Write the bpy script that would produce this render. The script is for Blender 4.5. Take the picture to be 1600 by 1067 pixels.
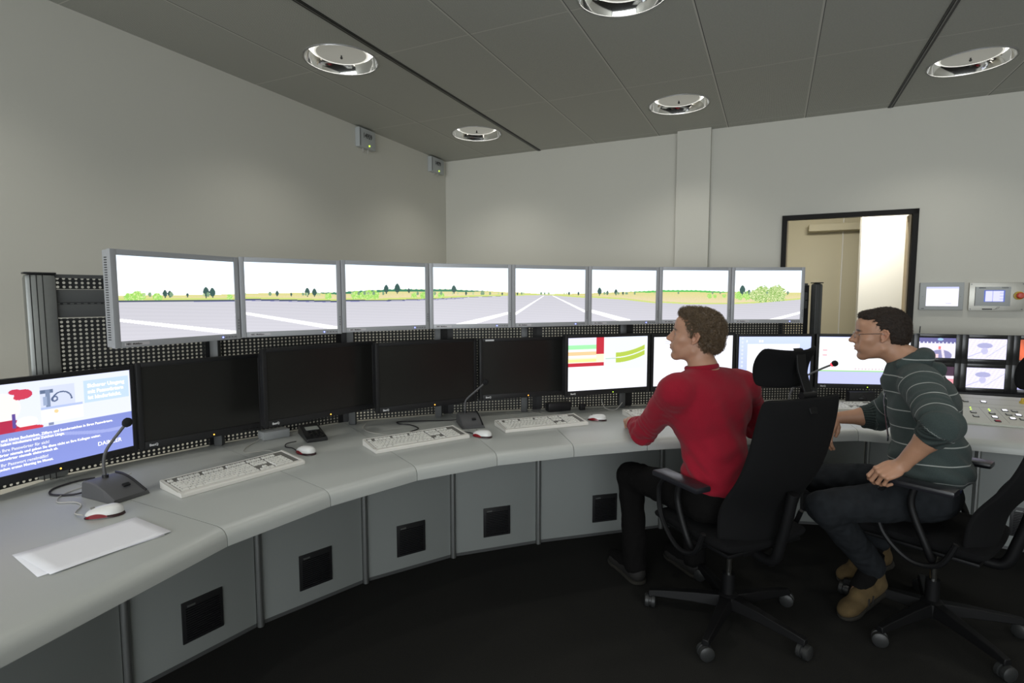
import bpy, bmesh, math, random
import numpy as np
from mathutils import Vector, Matrix
random.seed(7); np.random.seed(7)
for o in list(bpy.data.objects): bpy.data.objects.remove(o)
SC = bpy.context.scene
COL = SC.collection
R_ = math.radians
# ---------------------------------------------------------------- camera
cam_d = bpy.data.cameras.new('camera'); cam = bpy.data.objects.new('camera', cam_d); COL.objects.link(cam)
cam_d.sensor_width = 36.0; cam_d.lens = 857/1600*36.0
cam.location = (0, 0, 1.45); cam.rotation_euler = (R_(90-4.767), 0, 0)
cam_d.clip_start = .05; cam_d.clip_end = 60
SC.camera = cam
# ---------------------------------------------------------------- colour management, world, lights
SC.view_settings.view_transform = 'Standard'; SC.view_settings.look = 'None'
SC.view_settings.exposure = 0.0; SC.view_settings.gamma = 1.0; SC.view_settings.use_curve_mapping = False
W = bpy.data.worlds.new('sky'); SC.world = W; W.use_nodes = True
W.node_tree.nodes['Background'].inputs[0].default_value = (.86, .95, 1.0, 1)
W.node_tree.nodes['Background'].inputs[1].default_value = 1.0
# room frame: origin at the far corner, u along the right wall, v along the left wall
A_ = Vector((-.674, 5.687)); U_ = Vector((.9029, -.4298)); V_ = Vector((-.4298, -.9029))
def P(u, v, z): 
    q = A_ + U_*u + V_*v
    return Vector((q.x, q.y, z))
ROOM_ROT = math.atan2(U_.y, U_.x)
LAMP_SPOTS = [(u, v) for v in (.71, 2.305, 3.90, 5.50, 7.1) for u in (.757, 2.395, 4.035, 5.67, 7.3)]
LAMP_POWER = 17.0
def area(name, loc, target, size, power, color=(1, 1, 1), sizey=None):
    l = bpy.data.lights.new(name, 'AREA'); l.energy = power; l.color = color; l.size = size
    if sizey: l.shape = 'RECTANGLE'; l.size_y = sizey
    o = bpy.data.objects.new(name, l); COL.objects.link(o); o.location = loc
    d = Vector(target)-Vector(loc); o.rotation_euler = d.to_track_quat('-Z', 'Y').to_euler()
    return o
def spot(name, loc, power, color, angle, radius, target=None, blend=.6):
    l = bpy.data.lights.new(name, 'SPOT'); l.energy = power; l.color = color; l.spot_size = R_(angle); l.spot_blend = blend
    l.shadow_soft_size = radius
    o = bpy.data.objects.new(name, l); COL.objects.link(o); o.location = loc
    if target is not None:
        d = Vector(target)-Vector(loc); o.rotation_euler = d.to_track_quat('-Z', 'Y').to_euler()
    return o
for (u, v) in LAMP_SPOTS:
    spot('downlight_beam', P(u, v, 2.788), LAMP_POWER, (1.0, .97, .89), 124, .05, blend=.85)

area('daylight_windows', P(4.1, 9.2, 1.65), P(4.1, 0, 1.6), 7.8, 300, (.93, .97, 1.0), 2.3)
area('next_room_lamp', P(3.55, -.40, 2.45), P(3.62, -1.3, 1.2), .6, 22, (1.0, .97, .88), .3)

# unseen lights added behind the console to brighten the walls from below
area('added_wall_light', P(.22, 3.3, .55), P(.0, 3.3, 1.5), 2.2, 2.6, (1.0, .95, .82), .12)
area('added_wall_light', P(.85, 1.3, .55), P(.5, .0, 1.6), 1.6, 2.8, (1.0, .94, .78), .12)
area('added_wall_light', P(2.3, .6, .55), P(2.3, .0, 1.6), 1.8, 2.4, (1.0, .94, .80), .12)

# ---------------------------------------------------------------- helpers
def mat(name, col, rough=.5, metal=0.0, noise=None, bump=None, spec=None, sheen=None, emit=None):
    m = bpy.data.materials.new(name); m.use_nodes = True
    nt = m.node_tree; b = nt.nodes['Principled BSDF']
    b.inputs['Base Color'].default_value = (*col, 1); b.inputs['Roughness'].default_value = rough; b.inputs['Metallic'].default_value = metal
    if spec is not None: b.inputs['Specular IOR Level'].default_value = spec
    if sheen is not None: b.inputs['Sheen Weight'].default_value = sheen
    if emit is not None:
        b.inputs['Emission Color'].default_value = (*emit[:3], 1); b.inputs['Emission Strength'].default_value = emit[3]
    if noise or bump:
        tc = nt.nodes.new('ShaderNodeTexCoord')
    if noise:      # (scale, amount)
        n = nt.nodes.new('ShaderNodeTexNoise'); n.inputs['Scale'].default_value = noise[0]; n.inputs['Detail'].default_value = 6
        nt.links.new(tc.outputs['Object'], n.inputs['Vector'])
        mx = nt.nodes.new('ShaderNodeMix'); mx.data_type = 'RGBA'
        a = noise[1]
        mx.inputs[6].default_value = (*[c*(1-a) for c in col], 1); mx.inputs[7].default_value = (*[min(1, c*(1+a)) for c in col], 1)
        nt.links.new(n.outputs['Fac'], mx.inputs[0]); nt.links.new(mx.outputs[2], b.inputs['Base Color'])
    if bump:       # (scale, strength, distance)
        n = nt.nodes.new('ShaderNodeTexNoise'); n.inputs['Scale'].default_value = bump[0]; n.inputs['Detail'].default_value = 5
        nt.links.new(tc.outputs['Object'], n.inputs['Vector'])
        bp = nt.nodes.new('ShaderNodeBump'); bp.inputs['Strength'].default_value = bump[1]; bp.inputs['Distance'].default_value = bump[2]
        nt.links.new(n.outputs['Fac'], bp.inputs['Height']); nt.links.new(bp.outputs[0], b.inputs['Normal'])
    return m
M = {}
class MB:
    """collects shapes, links them as one mesh object"""
    def __init__(s): s.v = []; s.f = []
    def add(s, vs, fs):
        n = len(s.v); s.v += [tuple(v) for v in vs]; s.f += [tuple(i+n for i in f) for f in fs]; return s
    def box(s, c, d, rot=None, bev=0.0, X=None):
        """centre, size; bev = bevelled edges"""
        bm = bmesh.new(); bmesh.ops.create_cube(bm, size=1)
        for v in bm.verts: v.co = Vector((v.co.x*d[0], v.co.y*d[1], v.co.z*d[2]))
        if bev > 0: bmesh.ops.bevel(bm, geom=list(bm.edges), offset=bev, segments=2, affect='EDGES', profile=.6)
        m = (rot.to_matrix() if hasattr(rot, 'to_matrix') else rot) if rot is not None else Matrix.Identity(3)
        vs = [m @ v.co + Vector(c) for v in bm.verts]
        if X is not None: vs = [X @ v for v in vs]
        bm.verts.index_update(); s.add(vs, [[v.index for v in f.verts] for f in bm.faces]); bm.free(); return s
    def tube(s, pts, r, n=10, cap=True):
        pts = [Vector(p) for p in pts]; rs = r if isinstance(r, (list, tuple)) else [r]*len(pts)
        vs = []; fs = []; prev = None
        for i, p in enumerate(pts):
            t = (pts[min(i+1, len(pts)-1)]-pts[max(i-1, 0)]).normalized()
            if prev is None: a = t.orthogonal().normalized()
            else:
                a = prev-t*prev.dot(t)
                a = a.normalized() if a.length > 1e-6 else t.orthogonal().normalized()
            prev = a; b = t.cross(a)
            for k in range(n):
                q = 2*math.pi*k/n; vs.append(p+(a*math.cos(q)+b*math.sin(q))*rs[i])
        for i in range(len(pts)-1):
            for k in range(n): fs.append((i*n+k, i*n+(k+1) % n, (i+1)*n+(k+1) % n, (i+1)*n+k))
        if cap: fs.append(tuple(range(n-1, -1, -1))); fs.append(tuple((len(pts)-1)*n+k for k in range(n)))
        return s.add(vs, fs)
    def cyl(s, a, b, r, r2=None, n=20): return s.tube([a, b], [r, r if r2 is None else r2], n)
    def lathe(s, prof, c=(0, 0, 0), n=32, axis=None, close=False):
        """prof = [(r, z)...] around z through c"""
        vs = []; fs = []; m = axis if axis is not None else Matrix.Identity(3)
        for (r, z) in prof:
            for k in range(n):
                q = 2*math.pi*k/n; vs.append(m @ Vector((r*math.cos(q), r*math.sin(q), z))+Vector(c))
        L = len(prof)
        for i in range(L-1):
            for k in range(n): fs.append((i*n+k, i*n+(k+1) % n, (i+1)*n+(k+1) % n, (i+1)*n+k))
        if prof[0][0] > 1e-5 and close: fs.append(tuple(range(n-1, -1, -1)))
        if prof[-1][0] > 1e-5 and close: fs.append(tuple((L-1)*n+k for k in range(n)))
        return s.add(vs, fs)
    def prism(s, poly, z0, z1):
        n = len(poly); vs = [(x, y, z0) for x, y in poly]+[(x, y, z1) for x, y in poly]
        fs = [tuple(range(n-1, -1, -1)), tuple(range(n, 2*n))]+[(k, (k+1) % n, n+(k+1) % n, n+k) for k in range(n)]
        return s.add(vs, fs)
    def quad(s, a, b, c, d): return s.add([a, b, c, d], [(0, 1, 2, 3)])
    def sweep(s, prof, A, B, up=Vector((0, 0, 1))):
        """closed 2-D profile (x out, y up) swept from A to B; out is to the right of A->B"""
        pass
    def build(s, name, m, parent=None, loc=None, smooth=True, bevel=None, recalc=True, ang=40):
        me = bpy.data.meshes.new(name); me.from_pydata(s.v, [], s.f); me.update()
        if recalc:
            bm = bmesh.new(); bm.from_mesh(me); bmesh.ops.recalc_face_normals(bm, faces=bm.faces); bm.to_mesh(me); bm.free()
        if smooth:
            me.polygons.foreach_set('use_smooth', [True]*len(me.polygons)); me.set_sharp_from_angle(angle=R_(ang))
        if m is not None: me.materials.append(M[m] if isinstance(m, str) else m)
        o = bpy.data.objects.new(name, me); COL.objects.link(o)
        if parent is not None: o.parent = parent
        if loc is not None: o.location = loc
        if bevel:
            b = o.modifiers.new('bevel', 'BEVEL'); b.width = bevel; b.segments = 2; b.limit_method = 'ANGLE'; b.angle_limit = R_(40)
        return o
def empty(name, loc, rz=0, scale=None):
    o = bpy.data.objects.new(name, None); COL.objects.link(o); o.location = loc; o.rotation_euler = (0, 0, rz); o.empty_display_size = .1
    return o
def tag(o, label, cat, group=None, kind=None):
    o['label'] = label; o['category'] = cat
    if group: o['group'] = group
    if kind: o['kind'] = kind
    return o
def struct(o): o['kind'] = 'structure'; return o
def copy_tree(o, parent=None):
    c = o.copy(); COL.objects.link(c)
    if parent is not None: c.parent = parent
    for ch in list(o.children): copy_tree(ch, c)
    return c
def text(body, size, m, parent, loc, rot=(0, 0, 0), name='lettering', depth=.0004, align='LEFT', bold=0, sx=1.0):
    cu = bpy.data.curves.new(name, 'FONT'); cu.body = body; cu.size = size; cu.extrude = depth; cu.align_x = align; cu.offset = bold
    cu.resolution_u = 3
    t = bpy.data.objects.new(name, cu); COL.objects.link(t)
    dg = bpy.context.evaluated_depsgraph_get(); me = bpy.data.meshes.new_from_object(t.evaluated_get(dg))
    bpy.data.objects.remove(t)
    me.materials.clear(); me.materials.append(M[m] if isinstance(m, str) else m)
    o = bpy.data.objects.new(name, me); COL.objects.link(o); o.parent = parent; o.location = loc; o.rotation_euler = rot; o.scale = (sx, 1, 1)
    return o
# ---------------------------------------------------------------- materials
M['wall'] = mat('wall_plaster', (.60, .590, .53), .85, noise=(1.4, .02), bump=(160, .12, .002))
M['wall_next'] = mat('next_room_wall', (.62, .57, .42), .8, bump=(120, .1, .002))
M['white_panel'] = mat('white_partition', (.80, .78, .72), .7)
M['black_frame'] = mat('black_frame_paint', (.010, .009, .008), .6, spec=.2)
M['reveal'] = mat('window_reveal', (.55, .45, .30), .7)
M['wood_ledge'] = mat('dark_ledge', (.10, .085, .05), .5)
M['carpet'] = mat('charcoal_carpet', (.020, .0197, .0182), 1.0, noise=(300, .75), bump=(900, .6, .004), spec=.1)
M['slot'] = mat('ceiling_slot_black', (.01, .01, .01), .5)
M['slot_metal'] = mat('ceiling_slot_metal', (.12, .12, .12), .35, .8)
M['worktop'] = mat('worktop_laminate', (.43, .445, .425), .38, noise=(900, .05))
M['panel'] = mat('cabinet_laminate', (.235, .25, .24), .6, noise=(700, .05))
M['alu'] = mat('brushed_aluminium', (.34, .35, .34), .38, .85, noise=(60, .06))
M['alu_dark'] = mat('dark_aluminium', (.10, .103, .103), .5, .4)
M['groove'] = mat('groove_black', (.008, .008, .008), .5)
M['black_plastic'] = mat('black_plastic', (.012, .012, .013), .42)
M['black_gloss'] = mat('black_gloss', (.008, .008, .009), .22)
M['screen_off'] = mat('screen_switched_off', (.0135, .0132, .0118), .30, noise=(500, .3))
M['silver'] = mat('silver_plastic', (.42, .43, .45), .45, .25)
M['silver_dark'] = mat('silver_button', (.18, .18, .19), .5)
M['white_print'] = mat('white_print', (.7, .7, .7), .6)
M['label_paper'] = mat('sticker_paper', (.55, .53, .55), .6)
M['ink'] = mat('dark_ink', (.03, .03, .03), .6)
M['led_blue'] = mat('blue_light', (.1, .1, .9), .5, emit=(.18, .22, 1.0, 5))
M['led_amber'] = mat('amber_light', (.9, .4, .05), .5, emit=(1.0, .42, .05, 4))
M['led_green'] = mat('green_light', (.5, .9, .1), .5, emit=(.6, 1.0, .05, 2.2))
M['led_white'] = mat('lit_button_white', (.9, .9, .95), .5, emit=(.85, .85, 1.0, 1.6))
M['led_red'] = mat('red_light', (.9, .02, .02), .5, emit=(1.0, .03, .05, 3))
M['button_red'] = mat('red_button', (.35, .02, .03), .4)
M['button_clear'] = mat('unlit_button', (.45, .47, .42), .4)
M['console'] = mat('console_sheet', (.50, .51, .45), .5)
M['keys'] = mat('keycap_plastic', (.76, .75, .70), .55)
M['key_case'] = mat('keyboard_plastic', (.70, .68, .63), .5)
M['key_gap'] = mat('keyboard_gap', (.16, .155, .14), .7)
M['key_ink'] = mat('key_legend', (.08, .08, .08), .6)
M['mouse'] = mat('mouse_shell', (.70, .70, .68), .25)
M['mouse_red'] = mat('translucent_red', (.20, .006, .012), .15)
M['mouse_dark'] = mat('mouse_base', (.03, .01, .012), .3)
M['mic'] = mat('microphone_grey', (.09, .09, .092), .5)
M['foam'] = mat('foam_black', (.006, .006, .007), .95, bump=(600, .8, .003))
M['paper'] = mat('white_paper', (.80, .80, .84), .8)
M['cable_white'] = mat('cable_beige', (.45, .44, .40), .5)
M['cable_black'] = mat('cable_black', (.015, .013, .016), .45)
M['grey_box'] = mat('grey_box', (.30, .31, .31), .6)
M['phone_lcd'] = mat('phone_display', (.35, .37, .34), .3)
M['hmi'] = mat('panel_grey', (.42, .44, .44), .5)
M['steel'] = mat('stainless_steel', (.50, .49, .44), .38, .6, noise=(35, .08))
M['estop_yellow'] = mat('yellow_ring', (.55, .38, .05), .5)
M['estop_red'] = mat('red_mushroom', (.55, .05, .02), .35)
M['reflector'] = mat('mirror_reflector', (.95, .95, .95), .10, 1.0)
M['lamp_tube'] = mat('lamp_tube', (.9, .9, .9), .4, emit=(1.0, .98, .90, 3.0))
M['reflector_rim'] = mat('reflector_rim', (.65, .65, .65), .25, .6)
M['lamp_disc'] = mat('lamp_disc', (.40, .40, .36), .5, emit=(1.0, .98, .88, .17))
M['lamp_glow'] = mat('lamp_glow_ring', (.9, .9, .85), .4, emit=(1.0, .98, .9, .62))
M['fabric_black'] = mat('chair_fabric', (.006, .006, .0065), .95, bump=(500, .5, .002), spec=.15)
M['mesh_black'] = mat('chair_backrest', (.0055, .0055, .006), .85, bump=(800, .5, .002), spec=.2)
M['chair_plastic'] = mat('chair_plastic', (.0055, .0055, .006), .5, spec=.25)
M['arm_pad'] = mat('armrest_pad', (.016, .016, .020), .30)
M['chrome'] = mat('chrome', (.6, .6, .58), .15, 1.0)
M['castor'] = mat('castor_grey', (.022, .023, .023), .45)
M['glass_metal'] = mat('glasses_metal', (.5, .5, .55), .2, 1.0)
def attr_mat(name, attr, emis, rough=.35):
    m = bpy.data.materials.new(name); m.use_nodes = True; nt = m.node_tree; b = nt.nodes['Principled BSDF']
    a = nt.nodes.new('ShaderNodeVertexColor'); a.layer_name = attr
    b.inputs['Base Color'].default_value = (.01, .01, .01, 1); b.inputs['Roughness'].default_value = rough
    nt.links.new(a.outputs['Color'], b.inputs['Emission Color']); b.inputs['Emission Strength'].default_value = emis
    return m
M['display'] = attr_mat('lit_display', 'picture', 1.25)
M['display_dim'] = attr_mat('lit_display_soft', 'picture', 1.0)
M['glow_text'] = mat('display_white_text', (0, 0, 0), .5, emit=(1, 1, 1, 1.4))
M['glow_text_pale'] = mat('display_pale_text', (0, 0, 0), .5, emit=(.93, .95, 1, 1.05))
# perforated sheet: real see-through holes
def perforated():
    m = bpy.data.materials.new('perforated_sheet'); m.use_nodes = True; nt = m.node_tree; b = nt.nodes['Principled BSDF']; L = nt.links
    b.inputs['Base Color'].default_value = (.035, .037, .038, 1); b.inputs['Roughness'].default_value = .42; b.inputs['Metallic'].default_value = .4
    uv = nt.nodes.new('ShaderNodeUVMap'); uv.uv_map = 'UVMap'
    sx = nt.nodes.new('ShaderNodeSeparateXYZ'); L.new(uv.outputs[0], sx.inputs[0])
    def cell(sock, pitch):
        d = nt.nodes.new('ShaderNodeMath'); d.operation = 'DIVIDE'; d.inputs[1].default_value = pitch; L.new(sock, d.inputs[0])
        f = nt.nodes.new('ShaderNodeMath'); f.operation = 'FRACT'; L.new(d.outputs[0], f.inputs[0])
        s = nt.nodes.new('ShaderNodeMath'); s.operation = 'SUBTRACT'; s.inputs[1].default_value = .5; L.new(f.outputs[0], s.inputs[0])
        k = nt.nodes.new('ShaderNodeMath'); k.operation = 'MULTIPLY'; k.inputs[1].default_value = pitch; L.new(s.outputs[0], k.inputs[0])
        p = nt.nodes.new('ShaderNodeMath'); p.operation = 'POWER'; p.inputs[1].default_value = 2.0
        ab = nt.nodes.new('ShaderNodeMath'); ab.operation = 'ABSOLUTE'; L.new(k.outputs[0], ab.inputs[0]); L.new(ab.outputs[0], p.inputs[0]); return p
    a = cell(sx.outputs[0], .0195); c = cell(sx.outputs[1], .0165)
    s = nt.nodes.new('ShaderNodeMath'); s.operation = 'ADD'; L.new(a.outputs[0], s.inputs[0]); L.new(c.outputs[0], s.inputs[1])
    lt = nt.nodes.new('ShaderNodeMath'); lt.operation = 'LESS_THAN'; lt.inputs[1].default_value = .0051**2; L.new(s.outputs[0], lt.inputs[0])
    tr = nt.nodes.new('ShaderNodeBsdfTransparent'); mx = nt.nodes.new('ShaderNodeMixShader')
    L.new(lt.outputs[0], mx.inputs[0]); L.new(b.outputs[0], mx.inputs[1]); L.new(tr.outputs[0], mx.inputs[2])
    L.new(mx.outputs[0], nt.nodes['Material Output'].inputs[0]); return m
M['perf'] = perforated()
# ceiling: grey perforated metal tiles with fine joints (object x,y = room u,v)
def ceiling_mat():
    m = bpy.data.materials.new('ceiling_metal_tiles'); m.use_nodes = True; nt = m.node_tree; b = nt.nodes['Principled BSDF']; L = nt.links
    tc = nt.nodes.new('ShaderNodeTexCoord'); sx = nt.nodes.new('ShaderNodeSeparateXYZ'); L.new(tc.outputs['Object'], sx.inputs[0])
    def line(sock, off, pitch, half):
        a = nt.nodes.new('ShaderNodeMath'); a.operation = 'ADD'; a.inputs[1].default_value = -off+pitch*20+pitch*.5; L.new(sock, a.inputs[0])
        d = nt.nodes.new('ShaderNodeMath'); d.operation = 'DIVIDE'; d.inputs[1].default_value = pitch; L.new(a.outputs[0], d.inputs[0])
        f = nt.nodes.new('ShaderNodeMath'); f.operation = 'FRACT'; L.new(d.outputs[0], f.inputs[0])
        s = nt.nodes.new('ShaderNodeMath'); s.operation = 'SUBTRACT'; s.inputs[1].default_value = .5; L.new(f.outputs[0], s.inputs[0])
        ab = nt.nodes.new('ShaderNodeMath'); ab.operation = 'ABSOLUTE'; L.new(s.outputs[0], ab.inputs[0])
        lt = nt.nodes.new('ShaderNodeMath'); lt.operation = 'LESS_THAN'; lt.inputs[1].default_value = half/pitch; L.new(ab.outputs[0], lt.inputs[0]); return lt
    a = line(sx.outputs[0], 1.03, .546, .0045); c = line(sx.outputs[1], .98, 1.08, .003)
    ad = line(sx.outputs[0], 1.037, .546, .002)
    mxx = nt.nodes.new('ShaderNodeMath'); mxx.operation = 'MAXIMUM'; L.new(a.outputs[0], mxx.inputs[0]); L.new(c.outputs[0], mxx.inputs[1])
    vor = nt.nodes.new('ShaderNodeTexVoronoi'); vor.feature = 'F1'; vor.inputs['Scale'].default_value = 180; vor.inputs['Randomness'].default_value = 0
    L.new(tc.outputs['Object'], vor.inputs['Vector'])
    l2 = nt.nodes.new('ShaderNodeMath'); l2.operation = 'LESS_THAN'; l2.inputs[1].default_value = .28; L.new(vor.outputs['Distance'], l2.inputs[0])
    m1 = nt.nodes.new('ShaderNodeMix'); m1.data_type = 'RGBA'; m1.inputs[6].default_value = (.45, .455, .415, 1); m1.inputs[7].default_value = (.17, .173, .158, 1)
    L.new(l2.outputs[0], m1.inputs[0])
    m2 = nt.nodes.new('ShaderNodeMix'); m2.data_type = 'RGBA'; m2.inputs[7].default_value = (.53, .53, .485, 1)
    L.new(mxx.outputs[0], m2.inputs[0]); L.new(m1.outputs[2], m2.inputs[6])
    m3 = nt.nodes.new('ShaderNodeMix'); m3.data_type = 'RGBA'; m3.inputs[7].default_value = (.05, .05, .05, 1)
    L.new(ad.outputs[0], m3.inputs[0]); L.new(m2.outputs[2], m3.inputs[6])
    L.new(m3.outputs[2], b.inputs['Base Color']); b.inputs['Roughness'].default_value = .6
    return m
M['ceiling'] = ceiling_mat()
# ---------------------------------------------------------------- room shell
CH = 2.80; UX = 8.2; VX = 8.6
def room_obj(mb, name, m, smooth=False):
    o = mb.build(name, m, smooth=smooth); o.location = (A_.x, A_.y, 0); o.rotation_euler = (0, 0, ROOM_ROT)
    return o
# in the room frame: local x = u, local y = -v
fl = MB().box((UX/2, -VX/2+1.2, -.05), (UX+.4, VX+2.9, .1)); struct(room_obj(fl, 'floor', 'carpet'))
# ceiling sheet with round openings for the downlights
bm = bmesh.new(); edges = []
def loop(pts):
    vs = [bm.verts.new(p) for p in pts]
    for i in range(len(vs)): edges.append(bm.edges.new((vs[i], vs[(i+1) % len(vs)])))
LR = .207
loop([(0, 0, 0), (UX, 0, 0), (UX, -VX, 0), (0, -VX, 0)])
for (u, v) in LAMP_SPOTS: loop([(u+LR*math.cos(t*math.pi/20), -v+LR*math.sin(t*math.pi/20), 0) for t in range(40)])
bmesh.ops.triangle_fill(bm, edges=edges, use_beauty=True, use_dissolve=False)
for f in bm.faces:
    f.normal_update()
    if f.normal.z > 0: f.normal_flip()
me = bpy.data.meshes.new('ceiling'); bm.to_mesh(me); bm.free(); me.materials.append(M['ceiling'])
o = bpy.data.objects.new('ceiling', me); COL.objects.link(o); o.location = (A_.x, A_.y, CH); o.rotation_euler = (0, 0, ROOM_ROT); struct(o)
b = MB().box((UX/2, -VX/2, CH+.33), (UX+.2, VX+.2, .06)); struct(room_obj(b, 'ceiling_slab', 'slot'))
# two black twin slots in the ceiling
for i, u in enumerate((1.03, 3.76, 6.49)):
    t = MB().box((u-.011, -VX/2, CH-.001), (.010, VX, .006)).box((u+.011, -VX/2, CH-.001), (.010, VX, .006))
    s = struct(room_obj(t, 'trim_%d' % (i+1), 'slot'))
    t = MB().box((u, -VX/2, CH-.002), (.008, VX, .008)); k = t.build('slot_rail', 'slot_metal', s, smooth=False)
# walls
struct(room_obj(MB().box((-.06, -VX/2, CH/2+.1), (.12, VX+.24, CH+.4)), 'wall_left', 'wall'))
WL, WR, WB, WT = 3.09, 3.965, .98, 2.07     # opening in the right wall, outer edge of its frame
w = MB()
xs = (0, WL+.02, WR-.02, UX); zs = (-.1, WB+.02, WT-.02, CH+.3)
vs = [(x, y, z) for y in (0, .12) for z in zs for x in xs]; fs = []
for y in (0, 1):
    for j in range(3):
        for i in range(3):
            if (i, j) != (1, 1): a = y*16+j*4+i; fs.append((a, a+1, a+5, a+4))
fs += [(5, 9, 25, 21), (6, 22, 26, 10), (5, 21, 22, 6), (9, 10, 26, 25), (0, 12, 28, 16), (3, 19, 31, 15), (0, 16, 19, 3), (12, 15, 31, 28)]
w.add(vs, fs)
struct(room_obj(w, 'wall_right', 'wall'))
# shallow boxed-out duct beside the opening
d = MB().box((2.418, -.03, CH/2), (.264, .06, CH)); dd = struct(room_obj(d, 'wall_duct', 'wall'))
MB().box((2.283, -.004, CH/2), (.006, .012, CH)).build('shadow_gap', 'groove', dd, smooth=False)
struct(room_obj(MB().box((UX+.06, -VX/2, CH/2+.1), (.12, VX+.24, CH+.4)), 'wall_far', 'wall'))
# wall behind the photographer: a band of windows
bw = MB().box((UX/2, -VX-.06, .25), (UX, .12, .5))
for k in range(8): bw.box((UX*k/7, -VX-.06, CH/2), (.16 if k % 7 else .5, .12, CH))
struct(room_obj(bw, 'wall_back', 'wall'))
# window between the rooms
wf = MB(); fw = .036
for (x0, x1, z0, z1) in ((WL, WL+fw, WB, WT), (WR-fw, WR, WB, WT), (WL, WR, WT-fw, WT), (WL, WR, WB, WB+fw)):
    wf.box(((x0+x1)/2, .0, (z0+z1)/2), (x1-x0, .05, z1-z0))
win = struct(room_obj(wf, 'window_1', 'black_frame'))
rv = MB().box((WR-fw-.004, .075, (WB+WT)/2), (.014, .11, WT-WB-.07)).box((WL+fw+.004, .075, (WB+WT)/2), (.014, .11, WT-WB-.07))
rv.build('window_reveal', 'reveal', win, smooth=False)
# the room beyond
nr = MB().box(((WL+WR)/2, 2.36, 1.3), (4.6, .1, 2.8)).box((1.62, 1.22, 1.3), (.1, 2.2, 2.8)).box((5.45, 1.22, 1.3), (.1, 2.2, 2.8)).box(((WL+WR)/2, 1.26, 2.62), (4.6, 2.26, .08))
nw = struct(room_obj(nr, 'wall_next_room', 'wall_next'))
struct(room_obj(MB().box((4.38, .96, 1.28), (1.30, .12, 2.56)), 'wall_partition', 'white_panel'))
struct(room_obj(MB().box((4.05, 2.22, 2.20), (1.35, .16, .08), bev=.01), 'trim_4', 'wall_next'))
MB().box((3.72, 2.295, 1.3), (.012, .02, 2.5)).build('panel_joint', 'white_panel', nw, smooth=False)
struct(room_obj(MB().box((3.4, 1.75, .93), (1.7, .9, .04)), 'trim_5', 'wood_ledge'))

# ---------------------------------------------------------------- recessed downlights
def downlight():
    root = empty('recessed_downlight', (0, 0, CH))
    MB().lathe([(.213, -.003), (.213, .0), (.205, .002), (.203, -.003)], n=48).build('trim_ring', 'reflector_rim', root)
    MB().lathe([(.205, .0), (.200, .018), (.190, .038), (.174, .058), (.155, .070), (.03, .075)], n=48).build('reflector', 'reflector', root)
    MB().tube([(.166*math.cos(2*math.pi*k/40), .166*math.sin(2*math.pi*k/40), .0515) for k in range(41)], .007, 8, cap=False).build('lamp_tube', 'lamp_tube', root)
    MB().lathe([(.152, .044), (.150, .034), (.143, .0315), (.140, .035)], n=48).build('glow_ring', 'lamp_glow', root)
    MB().lathe([(.1405, .035), (.12, .030), (.06, .027), (.012, .026), (.0001, .026)], n=48).build('diffuser_disc', 'lamp_disc', root)
    MB().lathe([(.0001, .006), (.006, .008), (.008, .014), (.004, .018), (.004, .027)], n=12).build('finial', 'ink', root)
    return root
proto = downlight()
LL = {(.757, .71): 'downlight nearest the room corner, beside the left ceiling slot', (.757, 2.305): 'large downlight near the left wall, left of the ceiling slot',
      (2.395, .71): 'downlight in front of the boxed-out duct of the right wall', (4.035, .71): 'downlight at the right end of the ceiling, right of the second slot',
      (2.395, 2.305): 'downlight cut by the top edge of the photo, middle of ceiling'}
first = True
for (u, v) in LAMP_SPOTS:
    o = proto if first else copy_tree(proto); first = False
    o.location = P(u, v, CH)
    tag(o, 'round recessed '+LL[(u, v)] if (u, v) in LL else 'round recessed downlight in the ceiling out of the photo, behind the camera', 'ceiling light', 'recessed ceiling downlights')
# the finial sits below the beam source, which is inside the can
# ---------------------------------------------------------------- numbered sensor boxes high on the left wall
def sensor(v0, v1, z0, z1, num, label):
    vc = (v0+v1)/2; wd = abs(v1-v0)
    r = empty('sensor_box', P(0, vc, z0), ROOM_ROT+math.pi/2); tag(r, label, 'sensor box', 'numbered sensor boxes on the left wall')
    # local x = -v direction (towards the corner), local y = -u ; face looks along -y
    h = z1-z0
    MB().box((0, -.022, h/2), (wd, .044, h), bev=.004).build('housing', M['hmi'], r)
    MB().box((-wd/2+.012, -.0445, h/2), (.004, .003, h*.9)).build('seam', 'groove', r)
    text(num, h*.36, 'ink', r, (.0, -.0455, h*.52), (R_(90), 0, 0), 'number', bold=.0012, align='CENTER', sx=.8)
    MB().lathe([(.0001, .004), (.006, .003), (.007, 0)], (.02, -.0445, h*.16), 12, Matrix.Rotation(R_(90), 3, 'X')).build('status_light', 'led_green', r)
    for sx in (-.03, .03): MB().cyl((sx, -.02, 0), (sx, -.02, -.03), .004).build('pin', 'cable_white', r)
sensor(1.14, 1.335, 2.635, 2.785, '14959', 'small white sensor box numbered 14959 nearer the camera on the left wall')
sensor(.098, .318, 2.645, 2.785, '14979', 'small white sensor box right beside the room corner on the left wall')
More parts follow.
